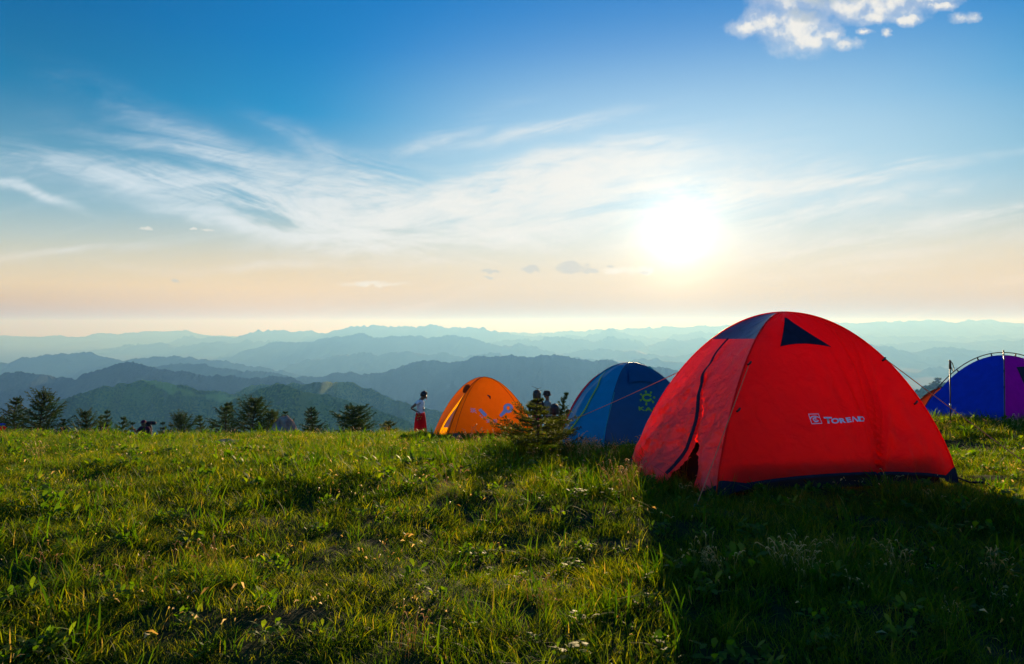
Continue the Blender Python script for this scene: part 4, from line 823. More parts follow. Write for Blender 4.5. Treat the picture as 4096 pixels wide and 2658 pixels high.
# spreading larch in the middle
b = gpt(2150, 7.9); conifer(b, P(2151, 1592, 7.9)[2], 2.0, 'sprawling young larch with bare forked tip in front of the orange tent', 402, mat='needle2', whorls=8, nb=9, near=True, up=.0, cap=.56, wexp=1.2, needle=.034, nw_=.0034, skew=-.06, lean=.0, group=None, cat='larch tree', name='larch_tree', droop=-.02)
lt = [o for o in COL.objects if o.name == 'larch_tree'][0]
c = P(2151, 1585, 7.9); tp = P(2151.5, 1556, 7.9); fk = MB()
fk.tube([c - [0, 0, .1], c, tp], [.006, .004, .003], 5)
for e in ((2126, 1545), (2165, 1551)): fk.tube([tp, P(*e, 7.9)], [.003, .0015], 4)
fk.tube([P(2151.5, 1567, 7.9), P(2172, 1560, 7.9)], [.003, .0015], 4); fk.tube([P(2151.5, 1565, 7.9), P(2141, 1562, 7.9)], [.0025, .0012], 4); fk.tube([P(2176, 1590, 7.9), P(2203, 1573, 7.9)], [.003, .0015], 4)
fk.build('bare_leader', M['bark'], lt)
b = P(3742, 1553, 1290); conifer(b, P(3758, 1515, 1290)[2], 46 / F * 1290, 'distant ragged tree on the misty hillside right of the red tent', 505, whorls=7, up=.1, wexp=.3, needle=1.9, nw_=.35, group=None, lean=.35, cat='tree', name='tree')
# ---------------------------------------------------------------- people
def skin(name, nodes, edges, mat, parent, sub=2, root=0):
    """nodes: list of (pos, radius) ; grows one continuous surface"""
    me = bpy.data.meshes.new(name); me.from_pydata([tuple(n[0]) for n in nodes], edges, []); me.update()
    o = bpy.data.objects.new(name, me); COL.objects.link(o); md = o.modifiers.new('s', 'SKIN'); md.use_smooth_shade = True
    for i, n in enumerate(nodes):
        rr = n[1] if isinstance(n[1], tuple) else (n[1], n[1]); sv = me.skin_vertices[0].data[i]; sv.radius = rr; sv.use_root = (i == root)
    ms = o.modifiers.new('d', 'SUBSURF'); ms.levels = sub; ms.render_levels = sub
    bpy.context.view_layer.update(); dg = bpy.context.evaluated_depsgraph_get()
    m2 = bpy.data.meshes.new_from_object(o.evaluated_get(dg)); m2.name = name; bpy.data.objects.remove(o); bpy.data.meshes.remove(me)
    m2.polygons.foreach_set('use_smooth', [True] * len(m2.polygons))
    return link(name, m2, mat, parent)
def rings(name, prof, mat, parent, n=28, fold=0., seed=0, yaw=0.):
    """loft of ellipses: prof = [(centre, rx, ry)]"""
    V = []; pr = []
    for i in range(len(prof) - 1):
        for t in np.linspace(0, 1, 5)[:-1]: pr.append([np.array(prof[i][q], float) * (1 - t) + np.array(prof[i + 1][q], float) * t for q in range(3)])
    pr.append([np.array(q, float) for q in prof[-1]])
    for i, (c, rx, ry) in enumerate(pr):
        f = fold * i / len(pr)
        for k in range(n):
            a = 2 * math.pi * k / n; w = 1 + f * math.sin(a * 7 + seed) + f * .5 * math.sin(a * 3 + i * .3 + seed); q1, q2 = rx * w * math.cos(a), ry * w * math.sin(a); cy_, sy_ = math.cos(R(yaw)), math.sin(R(yaw)); V.append([c[0] + q1 * cy_ - q2 * sy_, c[1] + q1 * sy_ + q2 * cy_, c[2]])
    return link(name, mesh_np(name, np.array(V), [grid_faces(len(pr), n, True)]), mat, parent)
def person(label, origin, J, cloth, yaw=0., scale=1.0, hair='short', lookdown=0., face=True):
    """J: joints in metres, x = the way the person faces, y = left, z = up"""
    root = empty('person', tuple(origin), label, 'person'); o = np.array(origin, float); a = R(yaw)
    Rz = np.array([[math.cos(a), -math.sin(a), 0], [math.sin(a), math.cos(a), 0], [0, 0, 1]]) * scale
    W = lambda p: Rz @ np.array(p, float) + o
    nodes = []; edges = []; ix = {}
    def N(k, p, r, par=None):
        ix[k] = len(nodes); nodes.append((W(p), tuple(np.array(r) * scale) if isinstance(r, tuple) else r * scale))
        if par is not None: edges.append((ix[par], ix[k]))
    N('pel', J['pel'], .10); N('sp', (np.array(J['pel']) + J['ch']) / 2, .085, 'pel'); N('ch', J['ch'], .10, 'sp')
    N('nk', J['nk'], .052, 'ch'); hd = np.array(J['hd'], float); nk = np.array(J['nk'], float); N('jaw', nk + (hd - nk) * .55, .066, 'nk'); N('hd', hd, .088, 'jaw'); N('tp', hd + (hd - nk) / np.linalg.norm(hd - nk) * .055, .070, 'hd')
    f = np.array([math.cos(R(lookdown)), 0, -math.sin(R(lookdown))]); hf = J.get('face', 0.); f = np.array([f[0] * math.cos(R(hf)), f[0] * math.sin(R(hf)), f[2]])
    N('nose', hd + f * .105 - [0, 0, .015], .012, 'hd')
    for s, g in (('L', 1), ('R', -1)):
        sd_ = np.array([-math.sin(R(hf)), math.cos(R(hf)), 0]) * g; N('ear' + s, hd + sd_ * .088 - [0, 0, .01], .014, 'hd')
        N('sh' + s, J['sh' + s], .052, 'ch'); N('el' + s, J['el' + s], .038, 'sh' + s); N('wr' + s, J['wr' + s], .025, 'el' + s)
        wr = np.array(J['wr' + s], float); d = wr - np.array(J['el' + s], float); d /= np.linalg.norm(d); sv = np.cross(d, [0, 0, 1.]) if abs(d[2]) < .9 else np.array([1., 0, 0]); sv /= np.linalg.norm(sv)
        N('pa' + s, wr + d * .06, (.036, .018), 'wr' + s)
        for q, (off_, ln) in enumerate(((-.027, .070), (-.009, .078), (.009, .074), (.027, .058))):
            k0 = 'f%d%s' % (q, s); cu = np.array([0, 0, -1]) if abs(d[2]) < .9 else np.array([0, 1., 0])
            N(k0 + 'a', wr + d * .10 + sv * off_, .009, 'pa' + s); N(k0 + 'b', wr + d * (.10 + ln * .55) + sv * off_ * 1.1 + cu * .010, .008, k0 + 'a'); N(k0 + 'c', wr + d * (.10 + ln * .9) + sv * off_ * 1.1 + cu * .030, .0065, k0 + 'b')
        N('t' + s + 'a', wr + d * .05 - sv * .042, .010, 'pa' + s); N('t' + s + 'b', wr + d * .095 - sv * .055, .008, 't' + s + 'a')
        if 'an' + s in J:
            N('hi' + s, J['hi' + s], .078, 'pel'); N('kn' + s, J['kn' + s], .052, 'hi' + s); N('an' + s, J['an' + s], .035, 'kn' + s); N('to' + s, np.array(J['an' + s]) + [.15, 0, -.045], .032, 'an' + s)
    skin('body', nodes, edges, M['skin'], root, 2)
    # hair
    if hair:
        n, m = 14, 20; th = np.linspace(0, math.pi * .62, n)[:, None]; ph = np.linspace(0, 2 * math.pi, m, endpoint=False)[None, :]
        d = np.stack([np.sin(th) * np.cos(ph), np.sin(th) * np.sin(ph), np.cos(th) + 0 * ph], -1); fx = d @ f
        rad = .116 + .020 * fbm(d[..., 0] * 7, d[..., 1] * 7, d[..., 2] * 7 + 3) ; rad = np.where((fx > .55) & (d[..., 2] < .35), .080, rad)
        if hair == 'long': d = d * np.array([1, 1, 1.0]); rad = rad * 1.12
        V = hd + d * rad[..., None] + [0, 0, .025] - f * .012
        if hair == 'long': V[..., 2] -= .10 * sstep(.35, -.3, d[..., 2]) * (fx < .4)
        V = (V @ Rz.T) + o; link('hair', mesh_np('hair', V.reshape(-1, 3), [grid_faces(n, m, True)]), M['hair'], root)
    if face:
        sd_ = np.array([-math.sin(R(hf)), math.cos(R(hf)), 0])
        for g in (1, -1):
            p = W(hd + f * .083 + sd_ * .032 * g + [0, 0, .012]); MB().tube([p, p + np.array([0, 0, .004])], .009 * scale, 8).build('eye', M['black'], root)
        p = hd + f * .080 - [0, 0, .055]; MB().tube([W(p - sd_ * .024), W(p + f * .006), W(p + sd_ * .024)], .006 * scale, 6).build('mouth', M['redcloth'], root)
    cloth(root, W, J, yaw, scale); return root
def top(root, W, J, mat, r=1.0, N_=0., sleeve=.55, low=0., name='shirt', smat=None, hood=False):
    ch, pel = np.array(J['ch'], float), np.array(J['pel'], float); nodes = []; edges = []
    def A(p, rr, par=None):
        nodes.append((W(p), tuple(np.array(rr) * r) if isinstance(rr, tuple) else rr * r))
        if par is not None: edges.append((par, len(nodes) - 1))
        return len(nodes) - 1
    nk = np.array(J['nk'], float); up = ch - pel
    pr = [(W(pel + up * (-.05 - low)), .135 * r, .165 * r), (W(pel + up * .2), .118 * r, .150 * r), (W(pel + up * .55), .115 * r, .150 * r), (W(ch), .128 * r, .178 * r), (W(ch + (nk - ch) * .45), .112 * r, .165 * r), (W(ch + (nk - ch) * .78), .075 * r, .09 * r), (W(ch + (nk - ch) * .95), .056 * r, .062 * r)]
    rings(name, pr, mat, root, fold=.03, seed=2, yaw=N_)
    c = A(ch + (nk - ch) * .3, .085)
    for s in 'LR':
        sh = A(J['sh' + s], .068, c); e = np.array(J['el' + s], float); q = np.array(J['sh' + s], float)
        if sleeve < 1: A(q + (e - q) * sleeve, .058, sh)
        else:
            k = A(e, .050, sh); w = np.array(J['wr' + s], float); A(e + (w - e) * .92, .038, k)
    skin('sleeves', nodes, edges, mat, root, 2)
def trousers(root, W, J, mat, r=1.0, name='trousers'):
    nodes = []; edges = []
    def A(p, rr, par=None):
        nodes.append((W(p), tuple(np.array(rr) * r) if isinstance(rr, tuple) else rr * r))
        if par is not None: edges.append((par, len(nodes) - 1))
        return len(nodes) - 1
    p = np.array(J['pel'], float); a = A(p + [0, 0, .06], (.14, .115)); b_ = A(p - [0, 0, .03], (.15, .125), a)
    for s in 'LR':
        h = A(J['hi' + s], .10, b_); k = A(J['kn' + s], .085, h); A(np.array(J['an' + s], float) + [0, 0, .06], .075, k)
    skin(name, nodes, edges, mat, root, 2)
def shoes(root, W, J):
    for s in 'LR':
        an = np.array(J['an' + s], float); skin('shoe', [(W(an + [-.03, 0, -.02]), .042), (W(an + [.06, 0, -.05]), .040), (W(an + [.16, 0, -.06]), .032)], [(0, 1), (1, 2)], M['black'], root, 1)
# standing pose base
def stand(h=1.6):
    k = h / 1.7; J = dict(pel=(0, 0, .95), ch=(.0, 0, 1.28), nk=(.01, 0, 1.45), hd=(.03, 0, 1.60), shL=(0, .17, 1.38), shR=(0, -.17, 1.38), elL=(-.02, .24, 1.10), elR=(-.02, -.24, 1.10), wrL=(.06, .24, .86), wrR=(.06, -.24, .86), hiL=(0, .09, .88), hiR=(0, -.09, .88), knL=(.03, .10, .48), knR=(.03, -.10, .48), anL=(0, .11, .08), anR=(0, -.11, .08))
    return {a: tuple(np.array(b) * k) for a, b in J.items()}
# 1. woman in white, facing right, head bowed, hands on hips
J = stand(1.62); J.update(hd=(.125, 0, 1.475), nk=(.03, 0, 1.37), elR=(-.22, -.26, 1.12), wrR=(-.07, -.23, 1.04), elL=(-.12, .24, 1.10), wrL=(.02, .17, .92), ch=(.01, 0, 1.22))
def cl_woman(root, W, J, N, sc):
    top(root, W, J, M['white'], .93, N, .45, low=.05, name='shirt')
    pl = np.array(J['pel']); 
    pr = [(W(pl + [0, 0, .06]), .135, .19), (W(pl + [0, 0, .0]), .155, .20), (W(pl - [0, 0, .12]), .175, .21), (W(pl - [0, 0, .42]), .205, .21), (W(pl - [0.01, 0, .70]), .20, .17), (W(pl - [.02, 0, .86]), .165, .15)]
    sk = rings('wrap_trousers', pr, M['redcloth'], root, fold=.10, seed=1)
    for dx, dz in ((-.08, -.02), (-.02, -.05), (.03, -.03), (.06, -.10), (-.03, -.13), (.09, -.04), (.0, .02)):
        p = W(pl + [dx, -.205, dz]); MB().tube([p + [-.02, 0, -.012], p, p + [.018, 0, .016]], [.006, .014, .006], 6).build('yellow_print', M['yellow'], root)
    rings('white_hem', [(W(pl - [.15, 0, .66]), .05, .06), (W(pl - [.14, 0, .78]), .055, .06), (W(pl - [.13, 0, .86]), .04, .05)], M['white'], root); shoes(root, W, J)
    p = W([.125, -.10, 1.13]); MB().tube([p, p + [.02, 0, -.06], p + [.012, 0, -.13]], [.012, .022, .008], 6).build('shirt_print', M['black'], root)
pw = person('woman standing in a white T-shirt and red wrap trousers, head bowed, hand on hip', gpt(1681, 22.2), J, cl_woman, yaw=-8, scale=1.07, hair='short', lookdown=40)
# 2. hiker with roll mat, coming up the slope towards the camera
J = stand(1.74); J.update(elL=(.05, .30, 1.12), wrL=(.2, .30, 1.0), elR=(.05, -.36, 1.18), wrR=(.14, -.44, 1.40), hd=(.10, 0, 1.60), nk=(.06, 0, 1.47))
def cl_hiker(root, W, J, N, sc):
    top(root, W, J, M['plum'], 1.08, N, 1.2, name='jacket'); trousers(root, W, J, M['darkcloth']); shoes(root, W, J)
    rings('vest', [(W([.02, 0, .98]), .19, .165), (W([.02, 0, 1.2]), .20, .17), (W([.02, 0, 1.38]), .17, .14), (W([.03, 0, 1.44]), .10, .09)], M['darkcloth'], root)
    hd = np.array(J['hd']); rings('headscarf', [(W(hd + [-.01, 0, .05]), .108, .115), (W(hd + [-.02, 0, .10]), .10, .10), (W(hd + [-.02, 0, .14]), .06, .06), (W(hd + [-.02, 0, .155]), .01, .01)], M['plum'], root)
a = gpt(577, 29.5); zt = P(577, 1679, 29.5)[2]; a[2] = zt - 1.76; a[2] = max(a[2], float(G(a[0], a[1])))
ph_ = person('hiker with a dark red headscarf and raised hand walking up behind the grass crest', a, J, cl_hiker, yaw=-96, hair=None)
def backpack(label, c, yaw, mats, roll=True, sc=1.0, w=.17, name='backpack'):
    root = empty(name, tuple(c), label, 'backpack'); c = np.array(c, float); a = R(yaw); fx = np.array([math.cos(a), math.sin(a), 0]); sx = np.array([-fx[1], fx[0], 0]); up = np.array([0, 0, 1.])
    nodes = [(c + up * .0, (w, .12)), (c + up * .18 * sc, (w * 1.1, .135)), (c + up * .38 * sc, (w * 1.05, .12)), (c + up * .50 * sc, (w * .85, .10))]
    skin('pack_body', nodes, [(0, 1), (1, 2), (2, 3)], M[mats[0]], root, 2)
    skin('pack_lid', [(c + up * .52 * sc, (w * .9, .11)), (c + up * .60 * sc, (w * .8, .10))], [(0, 1)], M[mats[1]], root, 2)
    for g in (-1, 1): MB().tube([c + up * .5 * sc + sx * .08 * g + fx * .08, c + up * .48 * sc + sx * .10 * g + fx * .2, c + up * .25 * sc + sx * .12 * g + fx * .24, c + up * .05 * sc + sx * .12 * g + fx * .12], .016, 6).build('shoulder_strap', M[mats[1]], root)
    MB().tube([c + up * .22 * sc - fx * .14 + sx * q * w * 1.0 + fx * .06 * abs(q) for q in np.linspace(-1, 1, 8)], .006, 5).build('piping', M['print'], root)
    if roll:
        q0 = c + up * .56 * sc; cc = q0 - sx * .0; rm = empty('roll_mat', tuple(cc), 'rolled black sleeping mat lying across the top of the hiker pack', 'roll mat')
        V = [cc + sx * t for t in np.linspace(-.33, .36, 12)]; MB().tube(V, [.04] + [.078] * 10 + [.05], 16).build('foam_roll', M['darkcloth'], rm)
        for t in (-.2, .2): MB().tube([cc + sx * (t - .012), cc + sx * (t + .012)], .083, 16).build('mat_strap', M['plum'], rm)
    return root
backpack('dark backpack with shoulder straps carried by the hiker behind the crest', a + np.array([.02, .23, 1.02]), -96, ('darkcloth', 'darkcloth'))
# 3. walker cut off at the left edge with a red pack
J = stand(1.7); J.update(hd=(.22, 0, 1.42), nk=(.17, 0, 1.32), ch=(.10, 0, 1.2), shL=(.1, .17, 1.28), shR=(.1, -.17, 1.28))
def cl_dark(m1, m2, sl=1.2, hat=None, **k):
    def f(root, W, J, N, sc):
        top(root, W, J, M[m1], 1.05, N, sl, name='jacket', **k)
        if 'anL' in J: trousers(root, W, J, M[m2]); shoes(root, W, J)
        if hat:
            hd = np.array(J['hd'])
            rings('hat', [(W(hd + [0, 0, .015]), .17, .16), (W(hd + [0, 0, .035]), .125, .122), (W(hd + [0, 0, .10]), .115, .11), (W(hd + [0, 0, .155]), .085, .08), (W(hd + [0, 0, .165]), .01, .01)], M[hat], root)
    return f
a = gpt(0, 24.5); a[0] = (8 - 2048) / F * 24.7; a[2] = P(0, 1674, 24.5)[2] - 1.50; a[2] = min(a[2], float(G(a[0], a[1])) + .0) if False else a[2]
person('walker in dark clothes at the left edge, bent under a red pack', a, J, cl_dark('darkcloth', 'darkcloth'), yaw=200)
bp_ = backpack('bright red backpack with blue lid and white piping at the left edge', a + np.array([.17, -.12, .74]), 165, ('redcloth', 'royal'), roll=False, w=.24)
# 4. man with hat in profile
J = stand(1.66); J.update(elR=(.12, -.20, 1.10), wrR=(.32, -.14, 1.08), elL=(.10, .20, 1.08), wrL=(.30, .12, 1.10))
person('man in grey green jacket and dark brimmed hat standing behind the sprawling larch', gpt(2191, 22.3), J, cl_dark('grey_jacket', 'darkcloth', hat='hat'), yaw=188, hair='short')
# 5. dark-haired standing person behind the larch
J = stand(1.60); person('dark haired person in magenta trousers mostly hidden behind the sprawling larch', gpt(2147, 21.6), J, cl_dark('darkcloth', 'magenta'), yaw=75, hair='long')
# 6/7 seated people
def sit():
    J = stand(1.62); J.update(pel=(0, 0, .12), ch=(.04, 0, .44), nk=(.07, 0, .60), hd=(.10, 0, .75), shL=(.04, .17, .54), shR=(.04, -.17, .54), elL=(.16, .24, .34), elR=(.16, -.24, .34), wrL=(.38, .18, .36), wrR=(.38, -.18, .36), hiL=(.05, .1, .11), hiR=(.05, -.1, .11), knL=(.42, .15, .42), knR=(.42, -.15, .42), anL=(.62, .14, .08), anR=(.62, -.14, .08)); return J
person('dark haired person sitting on the grass below the man with the hat', gpt(2214, 17.8), sit(), cl_dark('darkcloth', 'darkcloth'), yaw=70, hair='long')
person('person in white sitting half hidden at the left edge of the dark blue tent', gpt(2286, 19.6), sit(), cl_dark('white', 'rust'), yaw=200, hair='short')
# ---------------------------------------------------------------- grass
def clump(name, n, rad, h0, h1, w, lean, seed, seg=3, curl=1.0, tint=(.0, .8), flat=0.):
    r_ = np.random.default_rng(seed); a = r_.uniform(0, 6.283, n); rr = rad * np.sqrt(r_.uniform(0, 1, n)); bx, by = rr * np.cos(a), rr * np.sin(a)
    h = r_.uniform(h0, h1, n) * (1 - .25 * (rr / rad) ** 2); ph = a * .6 + r_.uniform(0, 6.283, n) * .7; ln = lean * r_.uniform(.2, 1.3, n) * h; tw = r_.uniform(0, 6.283, n); wv = w * r_.uniform(.6, 1.3, n)
    ts = np.linspace(0, 1, seg + 1); pts = []
    for t in ts:
        z = h * (t - .32 * curl * t * t * np.minimum(1, ln / h)); q = ln * t ** 1.7 * curl; pts.append(np.stack([bx + q * np.cos(ph), by + q * np.sin(ph), z - .01], -1))
    V = []; sd_ = np.stack([np.cos(tw), np.sin(tw), 0 * tw], -1)
    for i, t in enumerate(ts[:-1]):
        wi = (wv * (1 - t * .55) * .5)[:, None]; V += [pts[i] - sd_ * wi, pts[i] + sd_ * wi]
    V.append(pts[-1]); k = len(V); V = np.stack(V, 1).reshape(-1, 3); b = (np.arange(n) * k)[:, None]
    fs = [np.concatenate([b + np.array([[2 * i, 2 * i + 1, 2 * i + 3, 2 * i + 2]]) for i in range(seg - 1)], 0), b + np.array([[2 * seg - 2, 2 * seg - 1, 2 * seg]])]
    tt = np.repeat(r_.uniform(tint[0], tint[1], n) ** 1.15, k)
    dr = r_.uniform(0, 1, n) < .03; tt = np.where(np.repeat(dr, k), .98, tt)
    return mesh_np(name, V, fs, {'tint': ('FLOAT', tt.astype(np.float32))})
def rosette(name, n, L_, w, seed):
    r_ = np.random.default_rng(seed); mb = MB()
    for i in range(n):
        a = r_.uniform(0, 6.283); el = r_.uniform(.15, 1.1); l = L_ * r_.uniform(.6, 1.1); d = np.array([math.cos(a) * math.cos(el), math.sin(a) * math.cos(el), math.sin(el)]); s = np.array([-math.sin(a), math.cos(a), r_.uniform(-.3, .3)])
        o = np.array([r_.uniform(-.05, .05), r_.uniform(-.05, .05), r_.uniform(0, .06)])
        V = [o, o + d * l * .3 - s * w * .8 + [0, 0, .004], o + d * l * .3 + s * w * .8 + [0, 0, .004], o + d * l * .65 - s * w - [0, 0, l * .06], o + d * l * .65 + s * w - [0, 0, l * .06], o + d * l - [0, 0, l * .22]]
        mb.add(np.array(V), [np.array([[0, 1, 2], [3, 4, 5]])[:, [0, 2, 1]], np.array([[1, 3, 4, 2]])], r_.uniform(.1, .9))
    return mb.mesh(name, False)
def seedheads(name, n, rad, h0, h1, seed):
    r_ = np.random.default_rng(seed); mb = MB()
    for i in range(n):
        a = r_.uniform(0, 6.283); b = np.array([rad * math.cos(a), rad * math.sin(a), 0]) * r_.uniform(0, 1); h = r_.uniform(h0, h1); ph = r_.uniform(0, 6.283); l = h * r_.uniform(.1, .5); dv = np.array([math.cos(ph), math.sin(ph), 0])
        pts = np.array([b, b + [0, 0, h * .5] + dv * l * .2, b + [0, 0, h * .85] + dv * l * .6, b + [0, 0, h] + dv * l]); V, fs = tube(pts, [.0012, .001, .0009, .0007], 3, False); mb.add(V, fs, .6)
        V, fs = tube(np.array([pts[2], pts[3], pts[3] + dv * .012 + [0, 0, -.004], pts[3] + dv * .02 - [0, 0, .01]]), [.001, .0035, .004, .001], 4, False); mb.add(V, fs, r_.uniform(.5, 1))
    return mb.mesh(name, False)
def husks(name, n, rad, seed):
    r_ = np.random.default_rng(seed); mb = MB()
    for i in range(n):
        o = np.array([r_.normal() * rad, r_.normal() * rad, r_.uniform(.03, .085)]); a = r_.uniform(0, 6.283); el = r_.uniform(-.5, 1.0); l = r_.uniform(.008, .034); d = np.array([math.cos(a) * math.cos(el), math.sin(a) * math.cos(el), math.sin(el)]); s = np.cross(d, r_.normal(size=3)); s /= np.linalg.norm(s); w = r_.uniform(.002, .005)
        V = np.array([o - s * w * .4, o + s * w * .4, o + d * l * .5 + s * w + [0, 0, .006], o + d * l * .5 - s * w + [0, 0, .006], o + d * l]); mb.add(V, [np.array([[0, 1, 2, 3]]), np.array([[3, 2, 4]])], r_.uniform(0, 1))
    return mb.mesh(name, False)
def scatter(name, label, cat, protos, pts, scl, rot, idx):
    coll = bpy.data.collections.new(name + '_kinds')
    for i, (me, mat) in enumerate(protos):
        me.materials.clear(); me.materials.append(mat); o = bpy.data.objects.new('%s_kind_%02d' % (name, i), me); coll.objects.link(o)
    me = mesh_np(name, pts, None, {'scl': ('FLOAT', scl.astype(np.float32)), 'rot': ('FLOAT_VECTOR', rot.astype(np.float32)), 'idx': ('INT', idx.astype(np.int32))})
    ob = bpy.data.objects.new(name, me); COL.objects.link(ob)
    ng = bpy.data.node_groups.new(name, 'GeometryNodeTree'); ng.interface.new_socket('Geometry', in_out='INPUT', socket_type='NodeSocketGeometry'); ng.interface.new_socket('Geometry', in_out='OUTPUT', socket_type='NodeSocketGeometry')
    gi, go = ng.nodes.new('NodeGroupInput'), ng.nodes.new('NodeGroupOutput'); ip = ng.nodes.new('GeometryNodeInstanceOnPoints'); ci = ng.nodes.new('GeometryNodeCollectionInfo')
    ci.inputs['Collection'].default_value = coll; ci.inputs['Separate Children'].default_value = True; ci.inputs['Reset Children'].default_value = True; ip.inputs['Pick Instance'].default_value = True
    def na(n_, ty): q = ng.nodes.new('GeometryNodeInputNamedAttribute'); q.data_type = ty; q.inputs[0].default_value = n_; return [s for s in q.outputs if s.enabled and s.name == 'Attribute'][0]
    L = ng.links.new; L(gi.outputs[0], ip.inputs['Points']); L(ci.outputs[0], ip.inputs['Instance']); L(na('idx', 'INT'), ip.inputs['Instance Index']); L(na('rot', 'FLOAT_VECTOR'), ip.inputs['Rotation']); L(na('scl', 'FLOAT'), ip.inputs['Scale']); L(ip.outputs[0], go.inputs[0])
    md = ob.modifiers.new('scatter', 'NODES'); md.node_group = ng; return tag(ob, label, cat, kind='stuff')
def inside(x, y):
    m = np.zeros(len(x), bool)
    for t in tents:
        c = t.c[:2]; A, B, C_ = t.cs['A'][:2], t.cs['B'][:2], t.cs['C'][:2]; u, v = B - A, C_ - A; px, py = x - A[0], y - A[1]; det = u[0] * v[1] - u[1] * v[0]
        a = (px * v[1] - py * v[0]) / det; b = (u[0] * py - u[1] * px) / det; m |= (a > .03) & (a < .97) & (b > .04) & (b < .97)
    return m
def sample(n_per, y0, y1, margin=1.7):
    """uniform points over the meadow wedge in front of the camera (wider than the view)"""
    n = int(n_per * ((.80 * (y1 ** 2 - y0 ** 2)) + 2 * margin * (y1 - y0))); out = []
    y = rng.uniform(0, 1, n * 3) * (y1 - y0) + y0; x = rng.uniform(-1, 1, n * 3) * (.80 * y1 + margin); k = np.abs(x) < .80 * y + margin; x, y = x[k], y[k]
    return x[:n], y[:n]
def slope_rot(x, y, k=1.0):
    e = .15; gx_ = (Gb(x + e, y) - Gb(x - e, y)) / (2 * e); gy_ = (Gb(x, y + e) - Gb(x, y - e)) / (2 * e)
    n = len(x); r = np.stack([gy_ * 0, gx_ * 0, rng.uniform(0, 6.283, n)], -1); r[:, 0] += rng.normal(0, .10, n); r[:, 1] += rng.normal(0, .10, n); return r
worn = lambda x, y: sstep(.15, .45, fbm(x * .45 + 9, y * .6, 7.7, 3))
protos = [(clump('c', 80, .13, .035, .085, .0045, .9, 1), M['turf']), (clump('c', 80, .13, .045, .11, .004, .8, 2), M['turf']), (clump('c', 70, .12, .03, .075, .0055, 1.2, 3), M['turf']), (clump('c', 90, .14, .05, .12, .0038, 1.1, 4), M['turf']),
          (clump('c', 60, .11, .06, .14, .0042, .7, 5), M['turf']), (clump('b', 16, .07, .07, .19, .010, .8, 16, 5, 1.2), M['tall']), (rosette('r', 26, .07, .013, 6), M['weed']), (rosette('r', 34, .05, .009, 7), M['weed'])]
xs, ys, sc_, ii = [], [], [], []
for (y0, y1, dens, s0) in ((1.5, 4, 150, .85), (4, 8, 120, 1.0), (8, 14, 62, 1.25), (14, 27, 34, 1.6)):
    x, y = sample(dens, y0, y1); xs.append(x); ys.append(y); sc_.append(s0 * rng.uniform(.65, 1.35, len(x)))
    ii.append(rng.choice(8, len(x), p=[.20, .20, .18, .15, .12, .07, .04, .04]))
x = np.concatenate(xs); y = np.concatenate(ys); sc_ = np.concatenate(sc_); ii = np.concatenate(ii)
hg = fbm(x * .9, y * .9, 2.2, 3); sc_ = sc_ * (1 + .55 * hg); keep = (~inside(x, y)) & (rng.uniform(0, 1, len(x)) > .3 * worn(x, y))
x, y, sc_, ii = x[keep], y[keep], sc_[keep], ii[keep]
print('turf clumps', len(x))
scatter('grass', 'short green meadow turf around the tents', 'grass', protos, np.stack([x, y, G(x, y)], -1), sc_, slope_rot(x, y), ii)
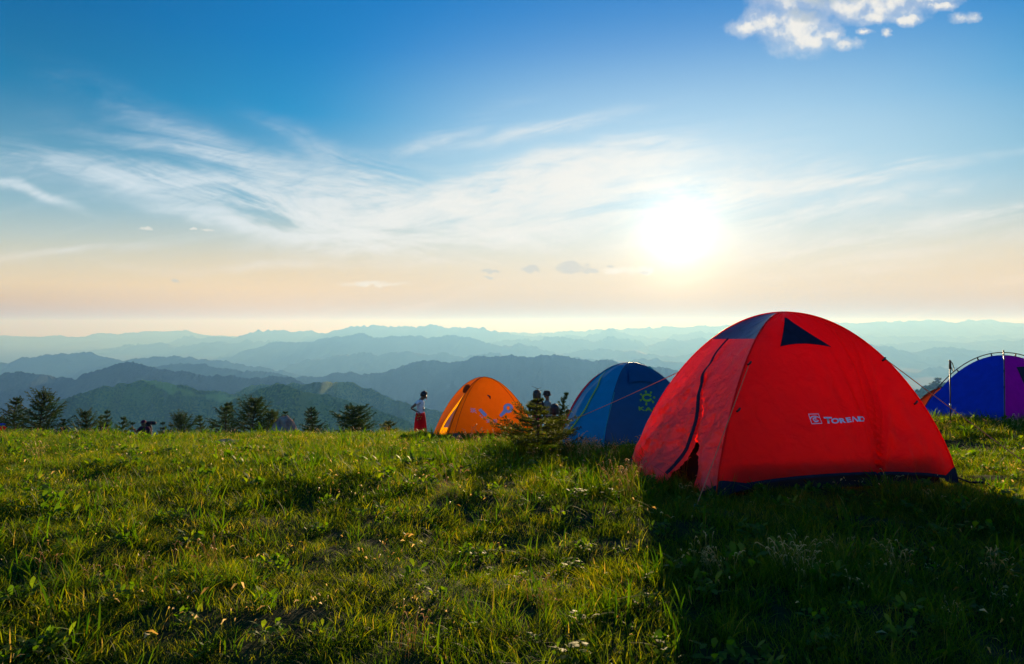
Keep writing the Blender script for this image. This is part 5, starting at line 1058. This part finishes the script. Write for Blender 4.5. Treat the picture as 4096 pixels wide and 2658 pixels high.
# taller tufts, denser round the larch, by the blue tent and along the crest
protos = [(clump('t', 34, .07, .12, .30, .0055, .55, 11, 4), M['tall']), (clump('t', 26, .06, .15, .36, .006, .75, 12, 5, 1.3), M['tall']), (clump('t', 44, .09, .10, .22, .0045, .8, 13, 4), M['tall']), (seedheads('s', 14, .12, .10, .26, 14), M['dry']), (seedheads('s', 10, .10, .06, .16, 15), M['dry'])]
x, y = sample(6.5, 1.8, 27)
def blob(cx, cy, rx, ry): return np.exp(-(((x - cx) / rx) ** 2 + ((y - cy) / ry) ** 2))
den = .12 + .22 * sstep(7, 4, y) + .5 * sstep(.1, .4, fbm(x * .8, y * .8, 5.5, 3)) + .5 * sstep(13, 18, y) * sstep(2, -2, x)
dense_x, dense_y = [], []
k = rng.uniform(0, 1, len(x)) < den; x, y = x[k], y[k]
for (cx, cy, rx, ry, n) in ((.30, 8.0, .75, .35, 150), (.95, 8.9, .5, .4, 90), (1.0, 6.0, .3, .5, 50), (1.05, 5.0, .5, .3, 50), (.1, 8.6, .4, .5, 40), (-5.0, 16, 4, 1.2, 70), (7.2, 10.2, .9, .3, 60), (-1.2, 13.6, 1.0, .25, 50), (1.45, 3.25, .22, .14, 70), (-1.75, 3.2, .3, .15, 40), (.15, 2.75, .3, .1, 22), (2.7, 2.9, .5, .3, 30), (-5.5, 20, 1.5, 1, 80), (-3.0, 20.5, 1.3, .8, 90), (-9, 17, 4, 2, 60)):
    dense_x.append(rng.normal(cx, rx, n)); dense_y.append(rng.normal(cy, ry, n))
x = np.concatenate([x] + dense_x); y = np.concatenate([y] + dense_y); k = (~inside(x, y)) & (y > 1.7) & ~((np.abs((x / y * F + 2048) - 577) < 60) & (y > 12)); x, y = x[k], y[k]
ii = rng.choice(5, len(x), p=[.33, .22, .30, .10, .05]); s = rng.uniform(.5, 1.05, len(x)); s *= np.where(y < 4.8, .62, 1)
scatter('tall_grass', 'longer arching grass tufts and seed heads across the meadow', 'grass', protos, np.stack([x, y, G(x, y)], -1), s, slope_rot(x, y), ii)
protos = [(husks('h', 9, .10, 21), M['dry']), (husks('h', 6, .12, 22), M['dry']), (husks('h', 12, .09, 23), M['dry'])]
x, y = sample(4.2, 1.6, 24); k = ~inside(x, y); x, y = x[k], y[k]
scatter('dry_straw', 'pale dry husks and straw bits caught in the grass', 'dry grass', protos, np.stack([x, y, G(x, y)], -1), rng.uniform(.6, 1.3, len(x)), slope_rot(x, y), rng.choice(3, len(x)))
# ---------------------------------------------------------------- render settings
S.view_settings.view_transform = 'Standard'; S.view_settings.look = 'None'; S.view_settings.exposure = 0.9; S.view_settings.gamma = 1
S.render.engine = 'CYCLES'; cy = S.cycles
cy.max_bounces = 6; cy.diffuse_bounces = 4; cy.glossy_bounces = 2; cy.transmission_bounces = 4; cy.volume_bounces = 0; cy.transparent_max_bounces = 6
cy.use_denoising = True; cy.sample_clamp_indirect = 4; cy.caustics_reflective = False; cy.caustics_refractive = False
